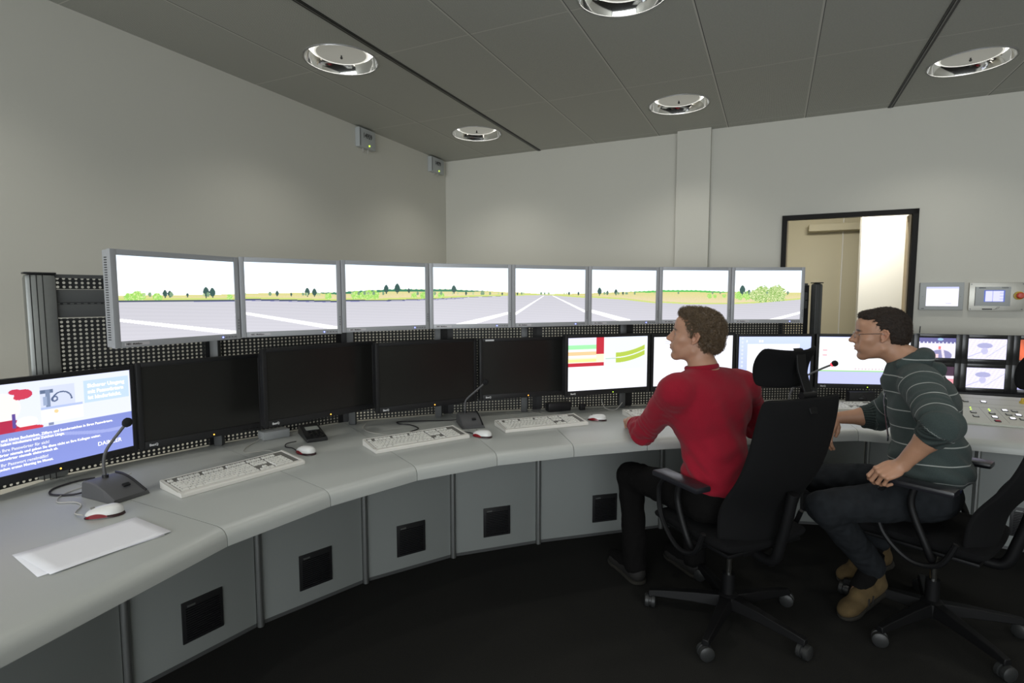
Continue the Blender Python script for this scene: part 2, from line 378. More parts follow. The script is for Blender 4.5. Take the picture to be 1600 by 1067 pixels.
# ---------------------------------------------------------------- operator panels on the right wall
def wall_thing(name, u, z, label, cat):
    r = empty(name, P(u, 0, z), ROOM_ROT); return tag(r, label, cat)
zc = 1.45
r = wall_thing('touch_panel', 4.1227, zc-.101, 'grey wall-mounted touch panel with a white lit screen beside the window', 'touch panel')
MB().box((0, -.012, .097), (.252, .024, .194), bev=.004).build('housing', 'hmi', r)
def screen_mesh(name, w, h, nx, ny, fn, parent, loc, rot=(0, 0, 0), m='display', curve=0):
    xs = np.linspace(0, 1, nx+1); ys = np.linspace(0, 1, ny+1); X, Y = np.meshgrid(xs, ys)
    vs = np.stack([(X-.5)*w, np.zeros_like(X), Y*h], -1).reshape(-1, 3)
    i = (np.arange(ny)[:, None]*(nx+1)+np.arange(nx)[None, :]).reshape(-1)
    fs = np.stack([i, i+1, i+nx+2, i+nx+1], 1)
    me = bpy.data.meshes.new(name); me.vertices.add(len(vs)); me.vertices.foreach_set('co', vs.reshape(-1).astype(np.float32))
    me.loops.add(fs.size); me.loops.foreach_set('vertex_index', fs.reshape(-1).astype(np.int32))
    me.polygons.add(len(fs)); me.polygons.foreach_set('loop_start', (np.arange(len(fs))*4).astype(np.int32))
    me.update(calc_edges=True)
    c = fn(X.reshape(-1), Y.reshape(-1)); c = np.clip(c, 0, 4)
    a = me.color_attributes.new('picture', 'FLOAT_COLOR', 'POINT'); col = np.ones((len(vs), 4), np.float32); col[:, :3] = c
    a.data.foreach_set('color', col.reshape(-1)); me.materials.append(M[m])
    o = bpy.data.objects.new(name, me); COL.objects.link(o); o.parent = parent; o.location = loc; o.rotation_euler = rot
    return o
def lin(c): 
    c = np.array(c, float)/255.0
    return np.where(c <= .04045, c/12.92, ((c+.055)/1.055)**2.4)
def paint(base, x):
    c = np.zeros((len(x), 3)); c[:] = lin(base); return c
def hmi1(x, y):
    c = paint((225, 222, 245), x)
    g = (np.abs((x*6) % 1-.5) > .44) | (np.abs((y*5) % 1-.5) > .44); c[g & (y < .85)] = lin((238, 236, 240))
    c[y > .9] = lin((190, 195, 245)); c[(y < .16) & (y > .12) & (x > .62) & (x < .8)] = lin((150, 150, 200)); return c
screen_mesh('screen', .185, .135, 60, 50, hmi1, r, (.004, -.0245, .028))
MB().box((-.105, -.0245, .010), (.016, .001, .004)).build('maker_mark', 'ink', r)
for sx in (-1, 1): MB().cyl((sx*.108, -.0246, .095), (sx*.108, -.023, .095), .002).build('screw', 'silver_dark', r)
r = wall_thing('control_panel', 4.426, zc-.104, 'steel control box with small blue screen and red emergency button', 'control panel')
MB().box((0, -.012, .0975), (.296, .024, .195), bev=.003).build('housing', 'steel', r)
MB().box((-.02, -.026, .1), (.19, .006, .13), bev=.002).build('bezel', 'hmi', r)
MB().box((-.115, -.0245, .1), (.004, .003, .13)).build('groove', 'groove', r)
def hmi2(x, y):
    c = paint((70, 90, 170), x); k = (x > .06) & (x < .94) & (y > .05) & (y < .93); c[k] = lin((205, 205, 250))
    c[(np.abs(x-.42) < .012) & k] = lin((90, 100, 170)); q = (x > .74) & k & (np.abs((y*4) % 1-.5) > .4); c[q] = lin((110, 115, 190)); return c
screen_mesh('screen', .112, .080, 50, 36, hmi2, r, (-.012, -.0295, .062))
for (x, z) in ((-.138, .012), (.138, .012), (-.138, .183), (.138, .183)): MB().cyl((x, -.0265, z), (x, -.023, z), .0035).build('screw', 'silver_dark', r)
e = MB().lathe([(.028, 0), (.028, .008), (.018, .010)], (.118, -.024, .105), 24, Matrix.Rotation(R_(90), 3, 'X')).build('emergency_button', 'estop_yellow', r)
MB().lathe([(.012, .008), (.012, .02), (.021, .024), (.021, .034), (.015, .04), (.0001, .041)], (.118, -.024, .105), 24, Matrix.Rotation(R_(90), 3, 'X')).build('mushroom_cap', 'estop_red', e)
text('SIEMENS', .010, 'ink', r, (-.098, -.0293, .155), (R_(90), 0, 0), bold=.0003)
text('TOUCH', .010, 'ink', r, (.025, -.0293, .155), (R_(90), 0, 0), bold=.0003)
t = MB().box((-.045, -.0245, .012), (.055, .001, .008)); t.tube([(-.015, -.0245, .008), (.012, -.0245, .016), (.022, -.0245, .030), (.012, -.0245, .028), (-.002, -.0245, .012)], .001, 5).build('badge', 'ink', r)
# ---------------------------------------------------------------- curved console desk
DZ = .74
E_ = [(-1.215, .58), (-.87, 1.62), (-.66, 1.94), (-.393, 2.219), (-.067, 2.42), (.295, 2.555), (.67, 2.665), (1.05, 2.745), (1.44, 2.80), (1.83, 2.845), (2.20, 2.70), (2.55, 2.53), (2.88, 2.32), (3.18, 2.07)]
E_ = [Vector(p) for p in E_]
B_ = [(-2.10, .58), (-1.79, 2.10), (-1.42, 2.58), (-.95, 3.04), (-.385, 3.27), (.155, 3.40), (.745, 3.51), (1.18, 3.60), (1.62, 3.68), (2.08, 3.72), (2.66, 3.66), (3.30, 3.42), (3.86, 3.05), (4.3, 2.6)]
B_ = [Vector(p) for p in B_]
top = empty('curved_worktop', (.3, 2.6, 0)); tag(top, 'long curved pale grey worktop carrying all the monitors and keyboards', 'desk')
def bullnose(f):      # (inset from the front edge, z)
    return [(0, DZ-.054), (0, DZ-.030), (.004, DZ-.019), (.012, DZ-.009), (.024, DZ-.003), (.045, DZ+.0006)]
off = Vector((.3, 2.6, 0))
for i in range(len(E_)-1):
    a, b, c, d = E_[i], E_[i+1], B_[i+1], B_[i]
    g = .0012; t = (b-a).normalized()
    a = a+t*g; b = b-t*g; t2 = (c-d).normalized(); d = d+t2*g; c = c-t2*g
    n1 = (d-a).normalized(); n2 = (c-b).normalized(); nn = Vector((-t.y, t.x))
    if nn.dot(n1) < 0: nn = -nn
    mb = MB(); prof = bullnose(0); vs = []
    for (s, z) in prof:
        vs.append((*(a+n1*s/max(.3, nn.dot(n1))), z)); vs.append((*(b+n2*s/max(.3, nn.dot(n2))), z))
    vs += [(*d, DZ+.0006), (*c, DZ+.0006), (*d, DZ-.03), (*c, DZ-.03), (*(a+n1*.05), DZ-.03), (*(b+n2*.05), DZ-.03), (*(a+n1*.03), DZ-.052), (*(b+n2*.03), DZ-.052)]
    n = len(vs)//2; fs = [(2*k, 2*k+1, 2*((k+1) % n)+1, 2*((k+1) % n)) for k in range(n)]
    fs += [tuple(2*k for k in range(n)), tuple(2*k+1 for k in range(n-1, -1, -1))]
    mb.add([Vector(v)-off for v in vs], fs).build('worktop_section', 'worktop', top, ang=25)
# cabinets below, recessed behind the knee space
F_ = [(-1.72, 1.0), (-1.395, 1.885), (-1.108, 2.306), (-.741, 2.672), (-.326, 2.942), (.154, 3.115), (.93, 3.33), (1.62, 3.42), (2.20, 3.33), (2.70, 3.11), (3.12, 2.88), (3.5, 2.5)]
F_ = [Vector(p) for p in F_]
CL = ['cabinet panel in the lower left corner of the photo, left of the nearest post',
      'largest whole grey cabinet panel with a black vent, lower left, below the paper', 'grey cabinet panel with black vent below the leftmost keyboard',
      'grey cabinet panel with black vent below the second keyboard from the left', 'grey cabinet panel with black vent below the grey desk microphone at mid desk',
      'grey cabinet panel with black vent right beside the knees of the man in red', 'cabinet panel behind the legs and chair of the man in red',
      'cabinet panel behind the legs of the man in the striped sweater', 'cabinet panel hidden behind the striped man and his chair', 'cabinet panel under the button console at the right edge',
      'cabinet panel at the right edge beyond the second chair']
PZ = .70
for i in range(len(F_)-1):
    a, b = F_[i], F_[i+1]; L = (b-a).length; t = (b-a)/L; ang = math.atan2(t.y, t.x)
    r = empty('desk_cabinet', (*((a+b)/2), 0), ang); tag(r, CL[i], 'cabinet', 'grey cabinets under the curved desk')
    MB().box((0, .012, (.018+PZ)/2), (L-.030, .018, PZ-.018), bev=.0015).build('front_panel', 'panel', r)
    MB().box((0, .26, .35), (L-.16, .45, .69)).build('cabinet_body', 'alu_dark', r, smooth=False)
    MB().box((0, .02, .010), (L-.03, .03, .02)).build('kick_strip', 'alu_dark', r, smooth=False)
    p = MB(); p.tube([(L/2, -.002, 0), (L/2, -.002, PZ)], .0145, 14); p.build('corner_post', 'alu', r)
    if i >= 0:
        vx = {1: .015, 2: .0, 3: .0, 4: .0, 5: .02}.get(i, .0); vz = .170
        v = MB().box((vx, 0, vz), (.160, .008, .168), bev=.003)
        vo = v.build('vent_grille', 'black_plastic', r)
        for k in range(14): 
            MB().box((vx, -.0052, vz-.068+k*.0095), (.132, .003, .0035)).build('vent_slat', 'black_gloss', vo, smooth=False)
        MB().box((vx-.045, -.0055, vz+.066), (.030, .003, .007)).box((vx-.045, -.0068, vz+.066), (.024, .001, .003)).build('vent_label', 'alu', vo)
for o in bpy.data.objects:
    pass

# ---------------------------------------------------------------- perforated rear wall of the console
def perf_sheet(name, a, b, z0, z1, parent, u0=0.0, off=0):
    a = Vector(a); b = Vector(b); t = (b-a).normalized(); n = Vector((-t.y, t.x))
    me = bpy.data.meshes.new(name); L = (b-a).length
    me.from_pydata([(-L/2, 0, z0), (L/2, 0, z0), (L/2, 0, z1), (-L/2, 0, z1)], [], [(0, 1, 2, 3)])
    uv = me.uv_layers.new(name='UVMap'); cs = [(0, 0), (L, 0), (L, z1-z0), (0, z1-z0)]
    for k in range(4): uv.data[k].uv = (cs[k][0]+u0, cs[k][1])
    me.materials.append(M['perf']); o = bpy.data.objects.new(name, me); COL.objects.link(o); o.parent = parent
    s = o.modifiers.new('thick', 'SOLIDIFY'); s.thickness = .0015
    return o
W_ = [(-2.08, 1.45), (-1.80, 2.10), (-1.42, 2.58), (-.95, 3.04), (-.385, 3.265), (.155, 3.395), (.745, 3.505), (1.40, 3.64), (2.0, 3.71), (2.62, 3.65)]
W_ = [Vector(p) for p in W_]
PL = ['low perforated strip below the lit left monitor', 'perforated rear panel behind the leftmost silver monitor', 'perforated rear panel between the second silver and second black monitor',
      'perforated rear panel behind the third black monitor', 'perforated rear panel behind the middle of the desk', 'perforated rear panel left of the man in red',
      'perforated rear panel behind the head of the man in red', 'perforated rear panel at the right end of the silver monitors', 'low perforated strip under the rightmost black monitor']
for i in range(len(W_)-1):
    a, b = W_[i], W_[i+1]; L = (b-a).length; t = (b-a)/L; ang = math.atan2(t.y, t.x)
    low = i in (0, 8)
    r = empty('perforated_panel', (*((a+b)/2), DZ+.001), ang); tag(r, 'dark metal '+PL[i], 'rear panel', 'perforated panels along the back of the desk')
    z1 = 1.53-DZ; m = .01
    if low:
        perf_sheet('perforated_sheet', (-L/2, 0), (L/2, 0), .004, .40, r)
        continue
    perf_sheet('perforated_sheet', (-L/2+m, 0), (L/2-m, 0), .004, .62, r)
    for q in (-1, 1): MB().box((q*(L/2-.014), .004, .39), (.028, .012, .78)).build('edge_frame', 'black_plastic', r, smooth=False)
    perf_sheet('perforated_sheet', (-L/2+m, 0), (L/2-m, 0), .735, .78, r, u0=.004)
    MB().box((0, .006, .785), (L-.03, .03, .014)).build('top_rail', 'alu_dark', r, smooth=False)
    rail = MB().box((0, .0, .707), (L-.03, .022, .052), bev=.006).box((0, .0, .650), (L-.03, .022, .052), bev=.006).box((0, .008, .678), (L-.03, .012, .03))
    rl = rail.build('mounting_rail', 'alu_dark', r)
    for k in range(int(L/.022)): MB().box((-L/2+.03+k*.022, .001, .678), (.012, .004, .004)).build('rail_slot', 'alu', rl, smooth=False) if i in (1, 7) and k < 12+20*(i == 7) else None
def mast(x, y, label, h=.79, ang=0, big=False, sx=1.0):
    r = empty('support_mast', (x, y, DZ+.001), ang); tag(r, label, 'mast', 'aluminium masts of the monitor wall')
    if big:
        MB().box((0, .0, h/2), (.094*sx, .06, h), bev=.016).build('profile', 'alu' if sx == 1 else 'alu_dark', r)
        MB().box((0, .0, h+.004), (.096*sx, .062, .007), bev=.003).build('end_cap', 'black_plastic', r)
        g = MB()
        for k in (-.030*sx, -.012*sx, .006*sx): MB().box((k, -.0302, h/2), (.003, .002, h)).build('groove', 'groove', r, smooth=False)
    else:
        MB().box((0, 0, h/2), (.040, .034, h), bev=.008).build('profile', 'alu_dark', r)
        MB().box((0, .0, h-.05), (.055, .05, .05), bev=.004).build('clamp', 'black_plastic', r)
mast(-1.80, 2.10, 'tall grooved aluminium mast at the left end of the perforated wall', ang=R_(48), big=True)
mast(2.025, 3.66, 'tall dark mast at the right end, in front of the window opening', ang=R_(4), big=True, sx=.55)
for (x, y, l) in ((-1.392, 2.563, 'second black'), (-.88, 2.985, 'third black'), (-.43, 3.17, 'fourth black'), (.075, 3.325, 'fifth black'), (.70, 3.45, 'first lit'), (1.30, 3.600, 'second lit')):
    mast(x, y, 'slim round mast behind the %s monitor of the lower row, counted from the left' % l if l[-3:] != 'lit' else 'slim round mast behind the %s monitor right of the black screens' % l, h=.70)
# ---------------------------------------------------------------- upper row: eight silver monitors
rs = np.random.RandomState(3)
TREES = sorted([(float(a), float(s)) for a, s in zip(rs.uniform(0, 8, 60), rs.uniform(.25, 1, 60))])
def landscape(i):
    """road simulator picture continued over eight screens; s = 0..8 along the row"""
    hz = .50
    big = [(.36, .055, 'o'), (.40, .05, 'd'), (.55, .03, 'd'), (.72, .085, 'd'), (.78, .08, 'd'), (1.33, .05, 'd'), (1.48, .03, 'd'), (1.66, .08, 'd'), (1.74, .075, 'd'), (2.49, .085, 'd'), (2.63, .10, 'd'), (2.78, .05, 'd'),
           (3.27, .085, 'd'), (3.43, .04, 'd'), (3.92, .03, 'd'), (4.03, .03, 'd'), (4.76, .04, 'd'), (4.9, .04, 'd'), (5.12, .09, 'd'), (5.24, .05, 'd'), (5.37, .07, 'd'), (5.48, .04, 'o'), (7.12, .12, 'd'), (7.22, .06, 'd'), (7.8, .04, 'd')]
    bush = [(.08, .05), (.15, .07), (.30, .05), (.95, .04), (2.12, .07), (2.2, .06), (2.28, .08), (2.35, .07), (2.85, .05), (2.98, .06), (3.1, .05), (1.9, .05), (6.72, .05), (6.8, .04), (6.95, .04), (7.08, .09), (7.2, .09), (7.42, .17), (7.63, .18), (7.33, .12)]
    def fn(x, y):
        s = x+i; n = len(x); c = np.zeros((n, 3))
        yy = y
        sky = np.array(lin((222, 240, 255))); top = np.clip((yy-hz)/.5, 0, 1)[:, None]
        c[:] = sky*(1.25)*top+np.array([1.1, 1.1, 1.1])*(1-top)
        road_ctr = 4.42
        if i == 0: f = .46-.02*x
        else: f = None
        # edge of the road against the grass
        pts = [(0, .475), (1, .475), (2, .44), (2.4, .435), (3.0, .455), (3.5, .485), (4.0, .503), (4.38, .515), (4.55, .505), (5.0, .46), (5.5, .42), (6.0, .345), (6.4, .315), (7.0, .315), (7.35, .335), (7.7, .375), (8.0, .41)]
        rd = np.interp(s, [p[0] for p in pts], [p[1] for p in pts])
        # skyline of the far field
        sk = np.interp(s, [0, .8, 1.2, 2, 2.6, 3.2, 3.8, 4.42, 5, 5.6, 6, 6.5, 7, 7.4, 8], [.53, .545, .555, .57, .615, .615, .58, .53, .545, .575, .60, .60, .565, .55, .55])
        g = yy < sk; t = np.clip((yy-rd)/np.maximum(sk-rd, .01), 0, 1)[:, None]
        fld = lin((222, 203, 172))*(1-t)+lin((205, 203, 128))*t
        nz = .95+.10*np.modf(np.abs(np.sin(np.floor(s*180)*12.9898+np.floor(yy*140)*78.233)*43758.5453))[0]
        c[g] = (fld*nz[:, None])[g]
        strip = g & (yy < rd+.03) ; c[strip] = lin((196, 208, 120))
        # dark green hedge on the hills
        for (a, b, h0, col) in ((1.7, 3.75, .035, (60, 125, 95)), (5.55, 7.1, .035, (90, 185, 90))):
            k = (s > a) & (s < b) & (yy > sk-h0*np.clip((s-a)*3, 0, 1)*np.clip((b-s)*3, 0, 1)) & (yy < sk+.006*np.sin(s*90)); c[k] = lin(col)
        asp = .75
        for (cx, r) in bush:
            cy = .50+r*.25 if cx < 6 else .47+r*.25
            d = ((s-cx)/(r*.8))**2+((yy-cy)/r)**2; k = d < 1+.35*np.sin(s*77+1.3*np.sin(yy*60))*np.sin(yy*83+s*11)
            tex = np.modf(np.abs(np.sin(np.floor(s*150)*12.9898+np.floor(yy*115)*78.233)*43758.5453))[0]*2-.9
            if cx > 7.3: c[k & (tex > .0)] = lin((120, 165, 70)); c[k & (tex <= .0)] = lin((215, 225, 170))
            else: c[k & (tex > -.3)] = lin((150, 205, 95)); c[k & (tex <= -.3)] = lin((205, 225, 150))
        for (cx, r, ty) in big:
            cy = .52+r*.75 if not (2 < cx < 3.3) else .56+r*.75
            w = np.where(yy > cy, 1.0-.45*np.clip((yy-cy)/r, 0, 1), 1.0)
            d = ((s-cx)/(r*.36*w))**2+((yy-cy)/(r*.75))**2; k = (d < 1) | ((np.abs(s-cx) < .006) & (yy < cy) & (yy > cy-r))
            c[k] = lin((55, 85, 80))
        for (cx, sz) in TREES:
            r = .012+.02*sz; cy = .535+r*.4; d = ((s-cx)/(r*.5))**2+((yy-cy)/r)**2; c[d < 1] = lin((120, 150, 120) if sz > .5 else (175, 195, 150))
        # road surface
        k = yy < rd; base = np.zeros((n, 3)); base[:] = lin((193, 192, 200)); dd = np.clip((rd-yy)/.5, 0, 1)[:, None]
        base = base*(1+.10*dd)*(1+.02*np.sin(yy*140+s*9))[:, None]; c[k] = base[k]
        # dark kerb line on the left side
        kk = (s < 3.9) & (np.abs(yy-rd+.006) < .010*np.clip((4-s)/2, .25, 1)); c[kk] = lin((70, 80, 100))
        kk = (s < 3.4) & (yy < rd-.018) & (yy > rd-.026) & (s > .6); c[kk] = lin((120, 120, 170))
        def stripe(p0, p1, w0, w1):
            X = np.interp(yy, [min(p0[1], p1[1]), max(p0[1], p1[1])], [p0[0], p1[0]] if p0[1] < p1[1] else [p1[0], p0[0]])
            Wd = np.interp(yy, [min(p0[1], p1[1]), max(p0[1], p1[1])], [w0, w1] if p0[1] < p1[1] else [w1, w0])
            q = (np.abs(s-X) < Wd) & (yy < max(p0[1], p1[1])) & (yy > min(p0[1], p1[1])-.001) & (yy < rd); c[q] = 1.15
        # white lane lines (written as x over y, separately for each screen edge)
        def seg(a, b, th):     # y over s
            q = (s >= a[0]) & (s < b[0]); Y = np.interp(s, [a[0], b[0]], [a[1], b[1]]); T = np.interp(s, [a[0], b[0]], [th[0], th[1]])
            c[q & (np.abs(yy-Y) < T) & (yy < rd)] = 1.18
        seg((0.0, .25), (1.0, .01), (.016, .03)); seg((1.0, .27), (2.0, .01), (.018, .03))
        seg((3.3, -.04), (4.0, .19), (.05, .02)); seg((4.0, .17), (4.40, .505), (.026, .004)); seg((4.52, .505), (5.0, .20), (.004, .022)); seg((5.0, .20), (5.6, -.02), (.03, .045)); seg((7.5, -.04), (8.0, .14), (.03, .022))
        return c
    return fn
UP = [(-1.398, 1.922), (-1.176, 2.377), (-.821, 2.649), (-.441, 2.932), (0, 3.066), (.454, 3.265), (.908, 3.394), (1.375, 3.453), (1.835, 3.452)]
UP = [Vector(p) for p in UP]
UT = [1.614, 1.614, 1.621, 1.622, 1.623, 1.623, 1.626, 1.629, 1.627]
ORD = ['leftmost', 'second from left', 'third from left', 'fourth from left', 'fifth from left', 'sixth from left', 'seventh from left', 'rightmost, green trees']
def silver_monitor(i):
    a, b = UP[i], UP[i+1]; L = (b-a).length; t = (b-a)/L; ang = math.atan2(t.y, t.x); H = .35
    zt = (UT[i]+UT[i+1])/2; z0 = zt-H
    r = empty('silver_monitor', (*((a+b)/2), z0), ang); tag(r, 'silver framed lit monitor of the upper row, '+ORD[i], 'monitor', 'silver monitors of the upper row')
    w = L-.003; bw = .021
    fr = MB()
    for (x, z, dx, dz) in ((-w/2+bw/2, H/2, bw, H), (w/2-bw/2, H/2, bw, H), (0, H-bw/2, w-2*bw, bw), (0, .024/2, w-2*bw, .024)): fr.box((x, .011, z), (dx, .022, dz), bev=.0025)
    fr.build('front_frame', 'silver', r)
    MB().box((0, .038, H/2), (w-.004, .034, H-.004), bev=.006).box((0, .066, H/2), (w*.6, .03, H*.6), bev=.01).build('rear_case', 'silver', r)
    screen_mesh('screen', w-2*bw+.002, H-bw-.024+.002, 190, 150, landscape(i), r, (0, .004, .023))
    MB().box((-w/2+.075, -.0006, .0125), (.085, .0012, .011)).build('label_sticker', 'label_paper', r)
    text('NEC  MultiSync', .0085, 'ink', r, (-w/2+.037, -.0013, .0098), (R_(90), 0, 0), bold=.0002)
    MB().lathe([(.0001, .0025), (.0025, .002), (.0032, 0)], (w/2-.085, 0, .012), 12, Matrix.Rotation(R_(90), 3, 'X')).build('power_light', 'led_blue', r)
    for k in range(4): MB().box((w/2-.070+k*.014, -.001, .012), (.008, .002, .004)).build('button', 'silver_dark', r, smooth=False)
    for k in range(4): MB().box((w/2-.009, -.001, .045+k*.012), (.004, .002, .007)).build('side_button', 'silver_dark', r, smooth=False)
    if i == 0:
        s = MB()
        for k in range(34): s.box((-w/2+.0015, .030, .03+k*.0088), (.003, .016, .003))
        s.build('side_vents', 'groove', r, smooth=False)
    MB().tube([(0, .08, H*.5), (0, .105, H*.5), (0, .105, H*.35)], .018, 12).build('mounting_arm', 'alu_dark', r)
    return r
for i in range(8): silver_monitor(i)

# ---------------------------------------------------------------- lower row: black monitors
LOW = [((-1.81, 1.75), (-1.572, 2.268), 1.163, .37, 'left edge'), ((-1.566, 2.262), (-1.222, 2.665), 1.170, .37, ''), ((-1.128, 2.46), (-.728, 2.915), 1.211, .365, ''),
       ((-.702, 2.80), (-.2, 3.15), 1.208, .37, ''), ((-.186, 3.125), (.325, 3.315), 1.205, .358, ''), ((.312, 3.19), (.860, 3.39), 1.221, .366, ''),
       ((.870, 3.41), (1.462, 3.57), 1.211, .362, ''), ((1.468, 3.575), (1.985, 3.585), 1.202, .36, ''), ((2.00, 3.59), (2.585, 3.51), 1.202, .36, '')]
def slide(x, y):
    x = x+.078
    c = paint((225, 228, 250), x); c[:] = lin((225, 228, 250))*(1-.25*y[:, None])+lin((205, 220, 255))*.25*y[:, None]
    lo = y < .46; c[lo] = (lin((128, 140, 205))[None]*(1+.25*(.46-y[lo])[:, None])); w = lo & (np.abs(y-.40+.12*x+.02*np.sin(x*9)) < .02); c[w] = lin((156, 166, 222))
    pale = (x > .755) & (x < 1.065) & (y > .66) & (y < .93); c[pale] = lin((190, 212, 242))
    ph = (x > .49) & (x < .70) & (y > .58) & (y < .92); c[ph] = lin((205, 212, 232)); c[ph & (x > .49) & (x < .57) & (y > .84) & (y < .88)] = lin((95, 110, 140))
    c[ph & (np.abs(x-.535) < .013) & (y > .66) & (y < .88)] = lin((120, 135, 165))
    d = np.hypot((x-.575)*1.6, y-.765); c[(d < .035) & (d > .018)] = lin((90, 105, 140)); 
    d = np.hypot((x-.62)*1.6, y-.745); c[(d < .10) & (d > .085) & (y > .74)] = lin((80, 95, 130))
    c[(x > .505) & (x < .53) & (y > .70) & (y < .80)] = lin((150, 165, 195))
    dl = (x > .49) & (x < .745) & (y > .50) & (y < .68); c[dl] = lin((238, 238, 252)); c[dl & (y > .655)] = lin((175, 190, 228)); c[(np.hypot((x-.58)*1.6, y-.62) < .022)] = lin((235, 205, 150))
    c[(x > .53) & (x < .56) & (y > .465) & (y < .5)] = lin((130, 140, 170))
    # child in red at the left
    c[(np.hypot((x-.27)*1.55, y-.73) < .17)] = lin((246, 232, 228))
    for (cx, cy, a, b) in ((.40, .865, .05, .055), (.355, .90, .035, .03), (.375, .835, .03, .03)): c[(((x-cx)/a)**2+((y-cy)/b)**2) < 1] = lin((200, 60, 85))
    c[(np.hypot((x-.25)*1.6, (y-.46)/1.0) < .21) & (y < .60) & (y > .46)] = lin((175, 45, 75)); c[(x > .33) & (x < .35) & (y > .50) & (y < .66)] = lin((95, 75, 150))
    c[(((x-.41)/.06)**2+((y-.55)/.06)**2 < 1)] = lin((246, 235, 235)); c[(((x-.42)/.08)**2+((y-.475)/.03)**2 < 1) & (y > .46)] = lin((200, 55, 75))
    return c
def app1(x, y):
    c = paint((242, 244, 252), x); L = x < .44
    for (y0, y1, col) in ((.86, 1, (225, 225, 245)), (.78, .86, (160, 235, 170)), (.74, .78, (235, 240, 235)), (.665, .735, (250, 200, 150)), (.62, .66, (238, 232, 235)), (.54, .60, (248, 236, 150)), (.60, .62, (250, 240, 190)), (.525, .54, (240, 235, 225)), (.455, .525, (190, 45, 60))): c[L & (y > y0) & (y < y1)] = lin(col)
    c[(x > .345) & (x < .44) & (y > .68)] = lin((190, 45, 60)); c[(x > .345) & (x < .44) & (y > .455) & (y < .525)] = lin((190, 45, 60))
    c[(x > .345) & (x < .44) & (y > .54) & (y < .68)] = lin((246, 235, 200))
    c[(x > .455) & (x < .985) & (y > .37) & (y < .99)] = lin((228, 238, 238))
    c[(x > .46) & (x < .6) & (np.abs(y-.585) < .006)] = lin((150, 190, 160))
    cur = np.clip((x-.59)/.38, 0, 1)**1.9*.14
    k = (x > .59) & (x < .965); c[k & (y > .61+cur) & (y < .695+cur)] = lin((178, 200, 78)); c[k & (y > .50+cur) & (y < .59+cur)] = lin((178, 200, 78))
    c[(x > .45) & (y < .99) & (y > .985)] = lin((190, 200, 240)); g = (y < .42) & (np.abs((x*14) % 1-.5) > .47); c[g] = lin((226, 230, 245)); return c
def app2(x, y):
    c = paint((246, 247, 255), x); r = np.abs((y*26) % 1-.5) > .40; q = r & (x > .04) & (x < .30) & (np.sin(x*70+np.floor(y*26)*3.1) > .1) & (y < .9); c[q] = lin((218, 222, 240))
    c[(x > .14) & (x < .20) & (y > .895) & (y < .905)] = lin((90, 90, 180)); c[(x > .14) & (x < .2) & (y > .86) & (y < .868)] = lin((140, 140, 200)); c[(x > .45) & r & (x < .95) & (y > .1) & (y < .8) & (np.sin(x*40+np.floor(y*26)*1.7) > .5)] = lin((222, 226, 244)); return c
def app3(x, y):
    c = paint((190, 202, 250), x); c[:] = lin((190, 202, 250))*(.9+.25*y[:, None]); k = (x > .12) & (x < .84) & (y < .84) & (y > .06); c[k] = lin((248, 249, 255))
    t = (x > .13) & (x < .82) & (y < .79) & (y > .70) & (np.sin(x*150)*np.sin(y*90) > .2); c[t] = lin((225, 228, 245)); c[k & (np.abs(y-.70) < .004)] = lin((215, 215, 235))
    for (cx, w) in ((.11, .006), (.29, .012), (.325, .012)): c[(np.abs(x-cx) < w) & (np.abs(y-.90) < .022)] = lin((250, 250, 255))
    c[(np.abs(x-.05) < .014) & (np.abs((y*12) % 1-.5) < .28) & (y > .3)] = lin((215, 222, 252)); return c
def app4(x, y):
    c = paint((243, 247, 250), x); c[y < .27] = lin((190, 195, 238)); c[(y > .262) & (y < .285)] = lin((160, 215, 150)); c[(y > .3) & (y < .34) & (x > .4) & (np.sin(x*170) > .1)] = lin((215, 200, 205))
    for yy in (.88, .84, .78, .74, .70, .65, .61, .57): c[(np.abs(y-yy) < .007) & (x > .12) & (x < .42) & (np.sin(x*95+yy*40) > -.3)] = lin((222, 228, 236))
    for yy in (.71, .605): c[(np.abs(y-yy) < .010) & (x > .045) & (x < .095)] = lin((235, 120, 140))
    c[y > .985] = lin((170, 180, 240)); return c
SCR = [slide, None, None, None, None, app1, app2, app3, app4]
LLAB = ['lit monitor at the left edge showing a blue and white slide with text', 'dark switched-off monitor right beside the lit slide monitor', 'dark switched-off monitor behind the black telephone',
        'dark switched-off monitor behind the second keyboard from the left', 'dark monitor with white sticker, left of the lit red-barred screen', 'lit monitor with red bars and two green curved bands',
        'lit white monitor behind the head of the man in red', 'lit monitor with pale blue desktop behind the headrest', 'lit monitor beside the face of the man with glasses']
